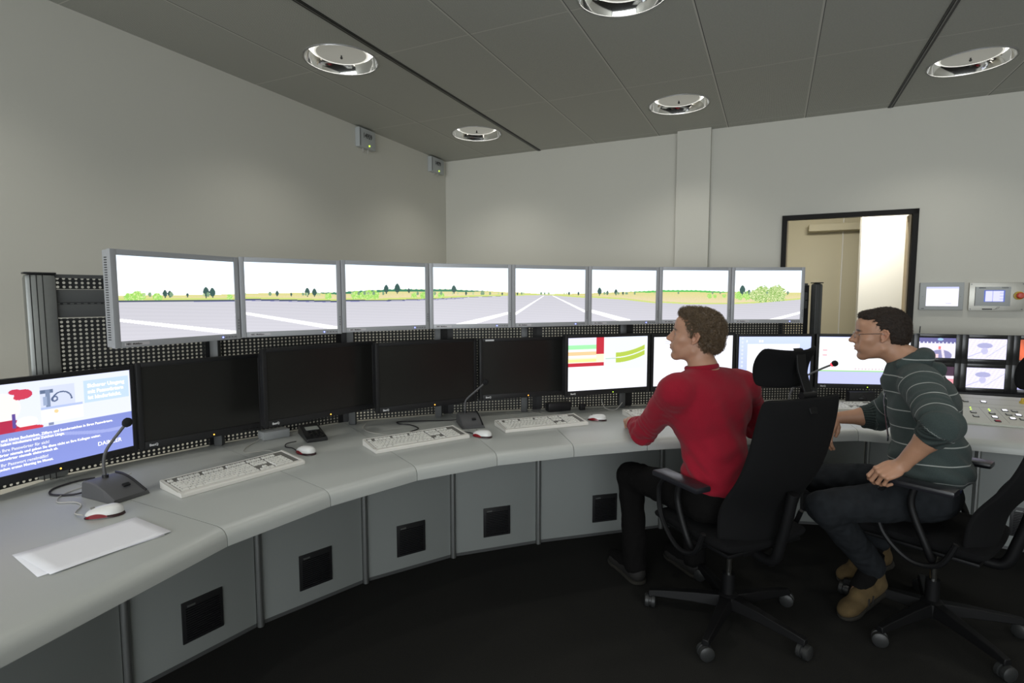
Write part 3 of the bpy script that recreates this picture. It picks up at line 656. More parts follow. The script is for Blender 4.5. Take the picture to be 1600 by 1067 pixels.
for i, (a, b, zt, H, _) in enumerate(LOW):
    a = Vector(a); b = Vector(b); L = (b-a).length; t = (b-a)/L; ang = math.atan2(t.y, t.x)
    r = empty('black_monitor', (*((a+b)/2), zt-H), ang); tag(r, 'black framed '+LLAB[i], 'monitor', 'black monitors of the lower row')
    w = L-.002; bw = .019; bb = .032
    fr = MB()
    for (x, z, dx, dz) in ((-w/2+bw/2, H/2, bw, H), (w/2-bw/2, H/2, bw, H), (0, H-bw/2, w-2*bw, bw), (0, bb/2, w-2*bw, bb)): fr.box((x, .010, z), (dx, .020, dz), bev=.003)
    fr.build('front_frame', 'black_plastic', r)
    MB().box((0, .032, H/2), (w-.006, .026, H-.006), bev=.006).box((0, .048, H/2), (w*.5, .02, H*.5), bev=.008).build('rear_case', 'black_plastic', r)
    if SCR[i] is None: MB().box((0, .0065, (H-bw+bb)/2), (w-2*bw+.002, .003, H-bw-bb+.002)).build('screen', 'screen_off', r, smooth=False)
    else: screen_mesh('screen', w-2*bw+.002, H-bw-bb+.002, 260, 190, SCR[i], r, (0, .005, bb-.001))
    text('BenQ', .014, 'white_print', r, (-w/2+.035, -.0006, .011), (R_(90), 0, 0), name='maker_name', bold=.0004)
    MB().lathe([(.0001, .002), (.0025, .0015), (.003, 0)], ((.03 if i else .0), 0, .012), 12, Matrix.Rotation(R_(90), 3, 'X')).build('power_light', 'led_amber' if i < 5 else 'led_green', r)
    for k in range(5): MB().box((w/2-.035-k*.016, -.0008, .008), (.009, .002, .003)).build('button', 'black_gloss', r, smooth=False)
    if i == 4: MB().box((-w/2+.060, -.0006, H-.011), (.052, .0015, .009)).build('sticker', 'white_print', r)
    MB().box((0, .058, .1), (.05, .012, .05), bev=.003).build('mount', 'alu_dark', r)
    if i == 0:
        sw = w-2*bw; sx0 = -sw/2; sh = H-bw-bb; z0 = bb
        def T(s, x, y, size, m='glow_text', bold=.0003, sx=1.0): text(s, size, m, r, (sx0+(x-.072)*sw, .0040, z0+y*sh), (R_(90), 0, 0), name='screen_text', depth=.0002, bold=bold, sx=sx)
        T('Sicherer Umgang', .775, .845, .0200, bold=.0006, sx=.98); T('mit Passwörtern', .775, .772, .0200, bold=.0006, sx=.98); T('ist kinderleicht.', .775, .70, .0200, bold=.0006, sx=.98)
        T('Nutzen Sie große und kleine Buchstaben, Ziffern und Sonderzeichen in Ihren Passwörtern.', .085, .375, .0132, sx=.93)
        T('Passwörter haben mindestens acht Zeichen Länge.', .14, .330, .0132, sx=.93)
        T('Behalten Sie Ihre Passwörter für sich!', .12, .265, .0150, 'glow_text_pale', sx=.93)
        T('Notieren Sie Passwörter niemals und geben Sie diese nicht an Ihre Kollegen weiter.', .06, .215, .0132, sx=.93)
        T('Speichern Sie Passwörter niemals elektronisch ab.', .10, .170, .0132, sx=.93)
        T('Ändern Sie Ihr Passwort regelmäßig!', .12, .105, .0150, 'glow_text_pale', sx=.93)
        T('Am besten an jedem ersten Montag im Monat.', .10, .060, .0132, sx=.93)
        T('DAIMLER', .82, .10, .022, sx=1.0, bold=.0001)
# ---------------------------------------------------------------- rack of small monitors on the right
RA = Vector((2.615, 3.56)); RD = Vector((.9415, -.337)).normalized(); rang = math.atan2(RD.y, RD.x)
def cam_a(x, y):
    c = paint((225, 222, 240), x); c[y > .72] = lin((95, 92, 150)); c[(y > .72) & (y < .80) & (np.sin(x*60) > .6)] = lin((230, 230, 250)); c[(np.hypot(x-.58, (y-.92)*1.2) < .08)] = lin((150, 190, 225))
    k = (np.hypot((x-.6)*1.1, (y-.12)*1.2) < .34) & (y < .42); c[k] = lin((135, 132, 175)); c[(np.abs(x-.57) < .035) & (y > .42) & (y < .58)] = lin((225, 110, 110)); c[(np.abs(x-.66+.12*(y-.3)) < .035) & (y < .42)] = lin((225, 215, 225)); c[(y < .2) & (x < .6) & (np.sin(x*40) > 0)] = lin((235, 200, 205)); return c
def cam_b(x, y):
    c = paint((226, 222, 252), x); n = np.sin(x*37+y*23)*np.sin(x*19-y*41); c += (.06*n)[:, None]
    k = (((x-.44)/.2)**2+((y-.66)/.13)**2) < 1; c[k] = lin((165, 165, 205)); k2 = (((x-.44)/.09)**2+((y-.4)/.16)**2) < 1; c[k2] = lin((190, 188, 222)); c[(np.abs(y-.15-.8*(x-.1)) < .02) & (x < .5)] = lin((185, 185, 220)); c[(np.abs(y-.1-1.3*(x-.5)) < .02) & (x > .5)] = lin((195, 195, 228)); return c
def cam_c(x, y):
    c = paint((205, 95, 60), x); c *= (.7+.6*np.abs(np.sin(x*6+y*3)))[:, None]; c[(x > .22) & (x < .5) & (y > .45) & (y < .85)] = lin((55, 30, 35)); c[(x > .32) & (x < .45) & (y > .66) & (y < .8)] = lin((235, 235, 240)); c[(np.abs(x-.5+.3*(y-.4)) < .05) & (y > .35) & (y < .6)] = lin((150, 190, 150))
    for q in (.25, .36, .62): c[(np.abs(x-q-.2*(.4-y)) < .02) & (y < .45)] = lin((245, 190, 170)); 
    return c
def cam_d(x, y):
    c = paint((240, 240, 250), x); k = np.hypot((x-.25)*1.0, (y-.75)*1.2) < .42; c[k] = lin((165, 165, 215)); c[(y < .2-.1*x)] = lin((170, 168, 212)); c[(x > .75) & (np.hypot(x-.95, y-.6) < .32)] = lin((45, 12, 35)); c[(np.abs(x-.25) < .015) & (y > .12) & (y < .26)] = lin((230, 230, 245)); return c
def cam_e(x, y):
    c = paint((60, 30, 55), x); c[y < .55] = lin((225, 215, 225)); c[(np.abs(x-.72) < .02) & (y > .8)] = lin((190, 190, 235)); c[(x > .75) & (y < .4)] = lin((235, 150, 160)); return c
CN = {(0, 1): ('top left small camera monitor showing a white test hall with violet top', cam_a), (1, 1): ('top middle small camera monitor with pale rig picture above another', cam_b), (2, 1): ('top small camera monitor with orange-brown picture at the right edge', cam_c),
      (0, 0): ('bottom left small camera monitor mostly hidden by the striped sweater', cam_e), (1, 0): ('bottom middle small camera monitor with pale rig picture below another', cam_b), (2, 0): ('bottom small camera monitor with blue-white picture at the right edge', cam_d),
      (3, 1): ('top small camera monitor beyond the right edge of the photo', cam_a), (3, 0): ('bottom small camera monitor beyond the right edge of the photo', cam_a)}
for (ci, ri), (lab, fn) in CN.items():
    w = .262; hh = .183; c = RA+RD*(w*(ci+.5)); z0 = .838+ri*(hh+.001)
    r = empty('camera_monitor', (c.x, c.y, z0), rang); tag(r, lab, 'monitor', 'small camera monitors in the right rack')
    sw, sh = .196, .128; fr = MB(); sx = (w-.001-sw)/2; bz = .030; tz = hh-bz-sh
    for (x, z, dx, dz) in ((-w/2+sx/2, hh/2, sx, hh), (w/2-sx/2, hh/2, sx, hh), (0, hh-tz/2, sw, tz), (0, bz/2, sw, bz)): fr.box((x, .01, z), (dx, .02, dz), bev=.0015)
    fr.build('front_frame', 'black_gloss', r); MB().box((0, .045, hh/2), (w-.01, .05, hh-.008), bev=.004).build('rear_case', 'black_plastic', r)
    screen_mesh('screen', sw+.002, sh+.002, 90, 60, fn, r, (0, .005, bz-.001))
    MB().box((-sw/2+.02, -.0004, .018), (.026, .001, .005)).build('maker_mark', 'silver_dark', r)
st = empty('rack_stand', (*(RA+RD*.52+Vector((.03, .08))), DZ+.001), rang); tag(st, 'black stand frame carrying the small camera monitors at the right', 'stand')
MB().box((0, .03, .045), (1.04, .12, .09), bev=.004).build('base_beam', 'black_plastic', st)
an = MB().cyl((0, 0, 0), (.002, 0, .045), .0035, .003, 8).build('rod_antenna', 'black_plastic'); an.location = (*(RA+RD*.05+Vector((.01, .045))), 1.206); tag(an, 'short black rod antenna on top of the small camera monitors', 'antenna')
# ---------------------------------------------------------------- keyboards
DT = DZ+.0016
def keyboard(name='keyboard'):
    r = empty(name, (0, 0, 0))
    Wk, Dk = .487, .172; y0 = 0
    # wedge case, origin at the middle of the front edge
    zf, zb = .016, .031
    c = MB(); x = Wk/2
    prof = [(0, 0), (0, zf-.004), (.004, zf), (.022, zf+.001), (.024, zf-.003), (Dk-.008, zb-.004), (Dk-.006, zb), (Dk, zb-.003), (Dk, 0)]
    vs = [(-x, a, b) for a, b in prof]+[(x, a, b) for a, b in prof]; n = len(prof)
    fs = [(k, (k+1) % n, n+(k+1) % n, n+k) for k in range(n)]+[tuple(range(n)), tuple(range(2*n-1, n-1, -1))]
    c.add(vs, fs)
    for s in (-1, 1): c.add([(s*(x-.008), .0, zf), (s*x, .0, zf), (s*x, Dk-.004, zb+.001), (s*(x-.008), Dk-.004, zb+.001), (s*(x-.008), 0, zf-.006), (s*(x-.008), Dk-.004, zb-.006)], [(0, 1, 2, 3), (0, 3, 5, 4)])
    c.build('case', 'key_case', r, ang=30)
    sl = math.atan2(zb-zf, Dk-.03); ca = math.cos(sl); sa = math.sin(sl)
    MB().add([(-x+.008, .0235, zf-.0022), (x-.008, .0235, zf-.0022), (x-.008, Dk-.008, zb-.0030), (-x+.008, Dk-.008, zb-.0030)], [(0, 1, 2, 3)]).build('key_bed', 'key_gap', r, smooth=False)
    rows = [(.0245, [1.5, 1.1, 1.5, 6.6, 1.5, 1.1, 1.1, .8], [1, 1, 1], [2, 1]), (.0435, [2.3]+[1]*10+[2.7], [-1, 1, -1], [1, 1, 1]), (.0625, [1.8]+[1]*12+[1.2], [], [1, 1, 1]),
            (.0815, [1.5]+[1]*12+[1.5], [1, 1, 1], [1, 1, 1]), (.1005, [1]*13+[2], [1, 1, 1], [1, 1, 1]), (.1295, [1, -.8, 1, 1, 1, 1, -.6, 1, 1, 1, 1, -.6, 1, 1, 1, 1], [1, 1, 1], [1, 1, 1])]
    pk = .0192
    for (yy, keys, mid, num) in rows:
        m = MB(); lg = MB()
        def put(x0, wd):
            zc_ = zf-.003+(yy+.0095-.024)*math.tan(sl)+.005; w2 = wd/2-.0011; cx = x0+wd/2; cy = yy+.0090; d2 = .0082; t = .0018; hgt = .0048
            b = [(cx-w2, cy-d2, zc_-hgt-.0012), (cx+w2, cy-d2, zc_-hgt-.0012), (cx+w2, cy+d2, zc_-hgt+.001), (cx-w2, cy+d2, zc_-hgt+.001), (cx-w2+t, cy-d2+t*.7, zc_), (cx+w2-t, cy-d2+t*.7, zc_), (cx+w2-t, cy+d2-t*1.3, zc_+.0016), (cx-w2+t, cy+d2-t*1.3, zc_+.0016)]
            m.add(b, [(4, 5, 6, 7), (0, 1, 5, 4), (1, 2, 6, 5), (2, 3, 7, 6), (3, 0, 4, 7)])
            lg.add([(cx-w2+t+.002, cy+.0005, zc_+.0013), (cx-w2+t+.0055, cy+.0005, zc_+.0013), (cx-w2+t+.0055, cy+.004, zc_+.0017), (cx-w2+t+.002, cy+.004, zc_+.0017)], [(0, 1, 2, 3)])
        xx = -x+.012; tot = sum(abs(k) for k in keys); sc = 15.2*pk/tot
        for k in keys:
            if k > 0: put(xx, k*sc)
            xx += abs(k)*sc
        xx = -x+.012+15.2*pk+.006
        for k in mid:
            if k > 0: put(xx, pk)
            xx += pk
        xx = -x+.012+15.2*pk+.006+3*pk+.006
        for k in num: put(xx, pk*k); xx += pk*k
        if yy < .12: put(-x+.012+15.2*pk+.012+6*pk, pk)
        kr = m.build('key_row', 'keys', r, smooth=False); lg.build('key_legends', 'key_ink', kr, smooth=False, recalc=False)
    return r
kb = keyboard()
KB = [((-1.168, 1.861), (-.867, 2.279), 'white keyboard nearest the camera, on the worktop left of the black telephone'), ((-.618, 2.411), (-.205, 2.701), 'white keyboard between the black telephone and the desk microphone'),
      ((-.04, 2.791), (.427, 2.974), 'white keyboard right of the middle desk microphone, before the black monitor with white sticker'), ((.705, 3.07), (1.165, 3.17), 'white keyboard under the hand of the man in red'),
      ((1.80, 3.345), (2.285, 3.315), 'white keyboard behind the forearm of the man in the striped sweater')]
for i, (a, b, l) in enumerate(KB):
    a = Vector(a); b = Vector(b); t = (b-a).normalized(); o = kb if i == 0 else copy_tree(kb)
    c = (a+b)/2; o.location = (c.x, c.y, DT); o.rotation_euler = (0, 0, math.atan2(t.y, t.x)); tag(o, l, 'keyboard', 'white computer keyboards')
# ---------------------------------------------------------------- mice (nose towards +x)
def half_shell(L, Wd, H, nx=28, ny=16, z0=.0, fn=None):
    vs = []; fs = []
    for i in range(nx+1):
        s = -1+2*i/nx; ww = Wd/2*(max(0, 1-abs(s)**2.4))**.5*(1-.10*s); hh = H*(max(0, 1-abs(s+.12*(1-s*s))**2.6))**.5*(1-.18*s)
        for j in range(ny+1):
            q = math.pi*j/ny; vs.append((s*L/2, ww*math.cos(q), z0+max(0, hh)*math.sin(q)**.75))
    for i in range(nx):
        for j in range(ny): a = i*(ny+1)+j; fs.append((a, a+1, a+ny+2, a+ny+1))
    for i in range(nx): fs.append((i*(ny+1), (i+1)*(ny+1), (i+1)*(ny+1)+ny, i*(ny+1)+ny))
    return MB().add(vs, fs)
def mouse():
    r = empty('mouse', (0, 0, 0))
    half_shell(.112, .060, .012, z0=0).build('base', 'mouse_dark', r)
    half_shell(.106, .058, .026, z0=.009).build('shell', 'mouse', r)
    for s in (-1, 1):
        b = MB(); vs = []; n = 12
        for k in range(n+1):
            xx = -.012+.058*k/n; wv = .0305*(1-abs((xx)/.056)**2.4)**.5; zz = .004+.009*math.sin(math.pi*k/n)
            vs += [(xx, s*wv, .003), (xx, s*(wv-.001), .004+zz)]
        b.add(vs, [(2*k, 2*k+2, 2*k+3, 2*k+1) for k in range(n)]); b.build('side_window', 'mouse_red', r)
    MB().tube([(.026, 0, .030), (.036, 0, .0285)], .0035, 8).build('scroll_wheel', 'key_gap', r)
    return r
ms = mouse()
MS = [((-1.317, 1.722), 205, 'white mouse with red translucent side beside the white papers at left'), ((-.93, 2.425), 150, 'white mouse right of the nearest keyboard, before the black telephone'),
      ((-.150, 2.722), 150, 'white mouse between the desk microphone and the third keyboard'), ((.487, 3.09), 165, 'white mouse left of the hand of the man in red')]
for i, ((x, y), a, l) in enumerate(MS):
    o = ms if i == 0 else copy_tree(ms); o.location = (x, y, DT); o.rotation_euler = (0, 0, R_(a)); tag(o, l, 'mouse', 'white mice with red sides')
# ---------------------------------------------------------------- gooseneck desk microphones (front towards -y)
def micro(x, y, ang, neck, ball, label, lit=False):
    r = empty('desk_microphone', (x, y, DT), ang); tag(r, label, 'microphone', 'gooseneck desk microphones')
    Wm, Dm, H = .125, .185, .058; n = 14; b = MB(); vs = []
    for k in range(n+1):
        s = k/n; yy = -Dm/2+Dm*s; zz = .014+(H-.014)*math.sin(min(1, s/.82)*math.pi/2)**1.1
        if s > .9: zz -= (s-.9)*.06
        ww = Wm/2*(1-.06*s)
        vs += [(-ww, yy, 0), (-ww+.004, yy, zz-.004), (-ww+.008, yy, zz), (ww-.008, yy, zz), (ww-.004, yy, zz-.004), (ww, yy, 0)]
    fs = [(6*k+j, 6*k+(j+1) % 6, 6*(k+1)+(j+1) % 6, 6*(k+1)+j) for k in range(n) for j in range(6)]
    fs += [tuple(range(6)), tuple(6*n+j for j in range(5, -1, -1))]
    b.add(vs, fs).build('base', 'mic', r)
    rim = MB()
    pts = [(Wm/2-.012-.0*k, -Dm/2+Dm*k/n, .016+(H-.014)*math.sin(min(1, (k/n)/.82)*math.pi/2)**1.1) for k in range(n)]; rim.tube(pts, .004, 6).build('edge_ridge', 'black_plastic', r)
    MB().box((.012, -.045, .0415), (.022, .013, .006), rot=Matrix.Rotation(R_(24), 3, 'X')).build('talk_button', 'black_plastic', r)
    inv = Matrix.Rotation(-ang, 3, 'Z'); L = [inv @ (Vector(p)-Vector((x, y, DT))) for p in neck]
    # smooth the neck
    q = []
    for i in range(len(L)-1):
        p0 = L[max(i-1, 0)]; p1 = L[i]; p2 = L[i+1]; p3 = L[min(i+2, len(L)-1)]
        for k in range(8):
            t = k/8; q.append(.5*((2*p1)+(-p0+p2)*t+(2*p0-5*p1+4*p2-p3)*t*t+(-p0+3*p1-3*p2+p3)*t**3))
    q.append(L[-1]); MB().tube(q, .0052, 10).build('gooseneck', 'mic', r)
    MB().tube([L[0]-Vector((0, 0, .008)), L[0]+Vector((0, 0, .01))], .010, 14).build('neck_socket', 'black_plastic', r)
    d = (L[-1]-L[-2]).normalized(); mrot = d.to_track_quat('Z', 'Y').to_matrix(); rr = ball
    MB().lathe([(.0001, -rr*1.0), (rr*.6, -rr*.85), (rr*.95, -rr*.3), (rr, .2*rr), (rr*.8, .75*rr), (rr*.4, 1.02*rr), (.0001, 1.1*rr)], L[-1]+d*rr*.7, 20, mrot).build('foam_windscreen', 'foam', r)
    if lit: MB().lathe([(rr*.62, -.004), (rr*.66, 0), (rr*.62, .004)], L[-1]-d*rr*.25, 20, mrot).build('light_ring', 'led_red', r)
    return r
micro(-1.415, 1.905, R_(66), [(-1.462, 1.925, DT+.058), (-1.465, 1.925, .85), (-1.455, 1.93, .90), (-1.41, 1.94, .965), (-1.395, 1.945, .985)], .0165, 'dark grey desk microphone nearest the camera, beside the lit left monitor')
micro(-.232, 2.975, R_(17), [(-.262, 3.02, DT+.058), (-.262, 3.02, .83), (-.255, 3.02, .872), (-.20, 3.01, .925), (-.155, 3.0, .966)], .0165, 'dark grey desk microphone at the middle of the desk, before black monitors')
micro(1.56, 3.02, R_(-8), [(1.56, 3.06, DT+.058), (1.565, 3.05, .90), (1.60, 3.03, .98), (1.68, 2.98, 1.045), (1.735, 2.95, 1.079)], .0165, 'desk microphone with red lit ring behind the headrest of the front chair', True)
# ---------------------------------------------------------------- loose things on the desk
def sheet(x, y, ang, z, label):
    m = MB(); nx, ny = 10, 7; vs = []; fs = []
    for i in range(nx+1):
        for j in range(ny+1):
            a = (i/nx-.5)*.297; b = (j/ny-.5)*.21; vs.append((a, b, .0006+.0007*abs(math.sin(a*7+1))*abs(b)*4))
    for i in range(nx):
        for j in range(ny): k = i*(ny+1)+j; fs.append((k, k+1, k+ny+2, k+ny+1))
    o = m.add(vs, fs).build('paper_sheet', 'paper', loc=(x, y, z)); o.rotation_euler = (0, 0, ang); s = o.modifiers.new('t', 'SOLIDIFY'); s.thickness = .0002; s.offset = 1
    return tag(o, label, 'paper', 'two blank sheets on the desk')
sheet(-1.200, 1.512, R_(55.5), DT, 'lower of two blank white sheets on the worktop, peeking out at the edge')
sheet(-1.188, 1.520, R_(59.5), DT+.0026, 'upper of two blank white sheets on the worktop beside the nearest mouse')
ph = empty('telephone', (-1.005, 2.715, DT), R_(32)); tag(ph, 'black desk telephone with small grey display under the second black monitor', 'telephone')
b = MB().add([(-.05, -.11, 0), (.05, -.11, 0), (.05, .11, 0), (-.05, .11, 0), (-.048, -.108, .018), (.048, -.108, .018), (.048, .108, .045), (-.048, .108, .045)], [(0, 3, 2, 1), (4, 5, 6, 7), (0, 1, 5, 4), (1, 2, 6, 5), (2, 3, 7, 6), (3, 0, 4, 7)]).build('body', 'black_plastic', ph, bevel=.004)
tl = math.atan2(.027, .216); rt = Matrix.Rotation(tl, 3, 'X')
MB().box((.004, .035, .0372), (.062, .046, .002), rot=rt).build('display', 'phone_lcd', ph, smooth=False)
for i in range(3):
    for j in range(5): MB().box((-.018+.022*i, -.088+.020*j, .0218+(j*.020)*math.tan(tl)), (.014, .010, .004), rot=rt, bev=.001).build('key', 'black_gloss', ph)
bx = MB().box((0, 0, .02), (.13, .075, .04), bev=.004).build('document_box', 'grey_box', loc=(-1.195, 2.705, DT)); bx.rotation_euler = (0, 0, R_(45)); tag(bx, 'small flat grey box on the worktop below the second black monitor', 'box')
ad = MB().box((0, 0, .028), (.155, .06, .056), bev=.012).build('power_adapter', 'black_plastic', loc=(.285, 3.345, DT)); ad.rotation_euler = (0, 0, R_(20)); tag(ad, 'black power adapter lying under the monitor corner beside the red picture', 'adapter')
ad = MB().box((0, 0, .02), (.035, .03, .04), bev=.006).build('cable_clamp', 'black_plastic', loc=(.435, 3.37, DT)); ad.rotation_euler = (0, 0, R_(20)); tag(ad, 'small black clamp on the worktop right of the power adapter', 'clamp')
sp = empty('loudspeaker', (2.265, 3.525, DT), R_(-2)); tag(sp, 'small black loudspeaker bar below the rightmost black monitor', 'loudspeaker')
MB().box((0, 0, .045), (.165, .05, .09), bev=.006).build('housing', 'black_plastic', sp); MB().lathe([(.024, 0), (.022, -.003), (.010, -.008), (.0001, -.009)], (0, -.0256, .045), 20, Matrix.Rotation(R_(-90), 3, 'X')).build('cone', 'black_gloss', sp)
# ---------------------------------------------------------------- cables lying on the worktop
def cable(pts, r, m, label):
    L = [Vector((x, y, DT+r+.0004+z)) for x, y, z in pts]; q = []
    for i in range(len(L)-1):
        p0 = L[max(i-1, 0)]; p1 = L[i]; p2 = L[i+1]; p3 = L[min(i+2, len(L)-1)]
        for k in range(8):
            t = k/8; q.append(.5*((2*p1)+(-p0+p2)*t+(2*p0-5*p1+4*p2-p3)*t*t+(-p0+3*p1-3*p2+p3)*t**3))
    q.append(L[-1]); o = MB().tube(q, r, 8).build('cable', m); return tag(o, label, 'cable', 'cables on the worktop')
cable([(-1.372, 1.70, .008), (-1.42, 1.73, .002), (-1.455, 1.80, .0), (-1.50, 1.83, .0), (-1.56, 1.83, 0), (-1.60, 1.90, 0), (-1.585, 1.985, 0), (-1.52, 2.06, 0), (-1.50, 2.11, .01)], .0022, 'cable_white', 'beige mouse cable curling from the nearest mouse towards the lit left monitor')
cable([(-1.505, 1.93, .01), (-1.56, 1.90, 0), (-1.64, 1.90, 0), (-1.68, 1.96, 0), (-1.66, 2.04, 0), (-1.62, 2.08, .0)], .0035, 'cable_black', 'dark cable looping behind the nearest desk microphone')
cable([(-1.06, 2.42, .0), (-1.12, 2.46, .0), (-1.20, 2.42, 0), (-1.24, 2.50, .0), (-1.245, 2.60, .0), (-1.22, 2.70, .02)], .0020, 'cable_white', 'thin pale cable looping behind the nearest keyboard')
cable([(-.985, 2.45, .004), (-1.02, 2.50, .0), (-1.06, 2.52, 0), (-1.08, 2.58, 0), (-1.05, 2.62, .0)], .0022, 'cable_black', 'short dark cable of the mouse before the telephone')
cable([(-.50, 2.70, .015), (-.53, 2.80, .0), (-.50, 2.88, 0), (-.56, 2.96, .0), (-.62, 2.98, 0), (-.64, 3.03, 0), (-.52, 3.05, .0), (-.35, 3.07, .0), (-.29, 3.07, .01)], .0028, 'cable_black', 'dark cable winding from the second keyboard to the middle microphone')
cable([(-.50, 2.72, .01), (-.62, 2.74, 0), (-.74, 2.80, .0), (-.80, 2.90, 0), (-.80, 2.97, .01)], .0022, 'cable_white', 'beige keyboard cable running back from the second keyboard')
cable([(-.20, 2.755, .004), (-.22, 2.79, 0), (-.27, 2.82, 0), (-.31, 2.87, .0)], .0024, 'cable_black', 'short dark mouse cable before the middle microphone')
cable([(.16, 3.06, .01), (.05, 3.12, .0), (-.02, 3.20, 0), (-.04, 3.28, .0)], .0022, 'cable_white', 'pale keyboard cable behind the third keyboard, left of the adapter')
cable([(.43, 3.105, .004), (.38, 3.15, 0), (.28, 3.20, .0), (.16, 3.24, 0), (.12, 3.31, .0)], .0022, 'cable_white', 'pale mouse cable running back towards the black power adapter')
cable([(.56, 3.40, .06), (.58, 3.37, .01), (.64, 3.36, .0), (.69, 3.39, .04)], .0025, 'cable_white', 'short grey cable loop hanging below the monitor with red bars')
# ---------------------------------------------------------------- sloping button console on the right
bc = empty('button_console', (2.42, 3.05, .752), R_(-26.04)); tag(bc, 'sloping pale console plate with small square lit buttons at the right edge', 'control console')
tilt = R_(9.49); Lc, Dc = .98, .503
def cp(x, y, z): return Vector((x, y*math.cos(tilt)-z*math.sin(tilt), y*math.sin(tilt)+z*math.cos(tilt)))
RT = Matrix.Rotation(tilt, 3, 'X')
def cbox(x, y, z, dx, dy, dz, name, m, par, bev=0): return MB().box(cp(x, y, z), (dx, dy, dz), rot=RT, bev=bev).build(name, m, par)
pl = MB().add([cp(0, 0, 0), cp(Lc, 0, 0), cp(Lc, Dc, 0), cp(0, Dc, 0), (0, 0, -.010), (Lc, 0, -.010), (Lc, Dc*math.cos(tilt), -.010), (0, Dc*math.cos(tilt), -.010)], [(0, 1, 2, 3), (4, 7, 6, 5), (0, 4, 5, 1), (1, 5, 6, 2), (2, 6, 7, 3), (3, 7, 4, 0)]).build('console_plate', 'console', bc, smooth=False)
for (x, y, dx, dy) in ((.49, .27, .98, .0012), (.235, .15, .0012, .24), (.31, .15, .0012, .24), (.49, .335, .98, .0012), (.42, .44, .60, .0012), (.12, .15, .0012, .24)): cbox(x, y, .0002, dx, dy, .0006, 'engraved_line', 'silver_dark', pl)
BT = [('u', 0.194, 0.364), ('w', 0.281, 0.369), ('g', 0.192, 0.254), ('g', 0.187, 0.221), ('u', 0.186, 0.169), ('u', 0.182, 0.104), ('u', 0.271, 0.172), ('w', 0.267, 0.109), ('r', 0.264, 0.049), ('w', 0.344, 0.236), ('u', 0.387, 0.236), ('u', 0.344, 0.170), ('w', 0.387, 0.171), ('w', 0.344, 0.107), ('u', 0.387, 0.107), ('g', 0.274, 0.243), ('g', 0.273, 0.22), ('u', .50, .236), ('w', .50, .17), ('u', .50, .107), ('u', .60, .236), ('u', .60, .17)]
for k, x, y in BT:
    if k == 'g': MB().lathe([(.0001, .003), (.003, .002), (.004, 0)], cp(x, y, 0), 10, RT).build('status_light', 'led_green', bc); continue
    f = cbox(x, y, .002, .027, .027, .004, 'push_button', 'black_plastic', bc, .001)
    cbox(x, y, .0045, .020, .020, .003, 'button_cap', {'u': 'button_clear', 'w': 'led_white', 'r': 'button_red'}[k], f, .001)
kn = MB().lathe([(.016, 0), (.016, .01), (.011, .012), (.010, .03), (.0001, .031)], cp(.47, .398, 0), 18, RT).build('rotary_knob', 'estop_yellow', bc)
# ---------------------------------------------------------------- swivel chairs (facing +y)
def catmull(L, n=8):
    L = [Vector(p) for p in L]; q = []
    for i in range(len(L)-1):
        p0 = L[max(i-1, 0)]; p1 = L[i]; p2 = L[i+1]; p3 = L[min(i+2, len(L)-1)]
        for k in range(n):
            t = k/n; q.append(.5*((2*p1)+(-p0+p2)*t+(2*p0-5*p1+4*p2-p3)*t*t+(-p0+3*p1-3*p2+p3)*t**3))
    q.append(L[-1]); return q
def pad_grid(fn, nu, nv, thick, name, m, parent, sub=1):
    """closed cushion: fn(u,v)->(centre point, normal), u,v in -1..1"""
    vs = []; 
    for side in (1, -1):
        for i in range(nu+1):
            for j in range(nv+1):
                u = -1+2*i/nu; v = -1+2*j/nv; p, n = fn(u, v); e = max(0, 1-max(abs(u), abs(v))**6); vs.append(Vector(p)+Vector(n)*side*thick*.5*(.35+.65*e))
    fs = []; N = (nu+1)*(nv+1); idx = lambda i, j: i*(nv+1)+j
    for i in range(nu):
        for j in range(nv): a, b, c, d = idx(i, j), idx(i+1, j), idx(i+1, j+1), idx(i, j+1); fs += [(a, b, c, d), (N+d, N+c, N+b, N+a)]
    rim = [idx(i, 0) for i in range(nu)]+[idx(nu, j) for j in range(nv)]+[idx(i, nv) for i in range(nu, 0, -1)]+[idx(0, j) for j in range(nv, 0, -1)]
    for k in range(len(rim)): a, b = rim[k], rim[(k+1) % len(rim)]; fs.append((b, a, N+a, N+b))
    o = MB().add(vs, fs).build(name, m, parent); s = o.modifiers.new('sub', 'SUBSURF'); s.levels = sub; s.render_levels = sub; return o
def rrect(u, v, w, h, rc=.35):
    """map a square to a rounded rectangle"""
    a = abs(u)**8+abs(v)**8; k = 1-.06*min(1, abs(u*v))**2
    return u*w*k, v*h*k
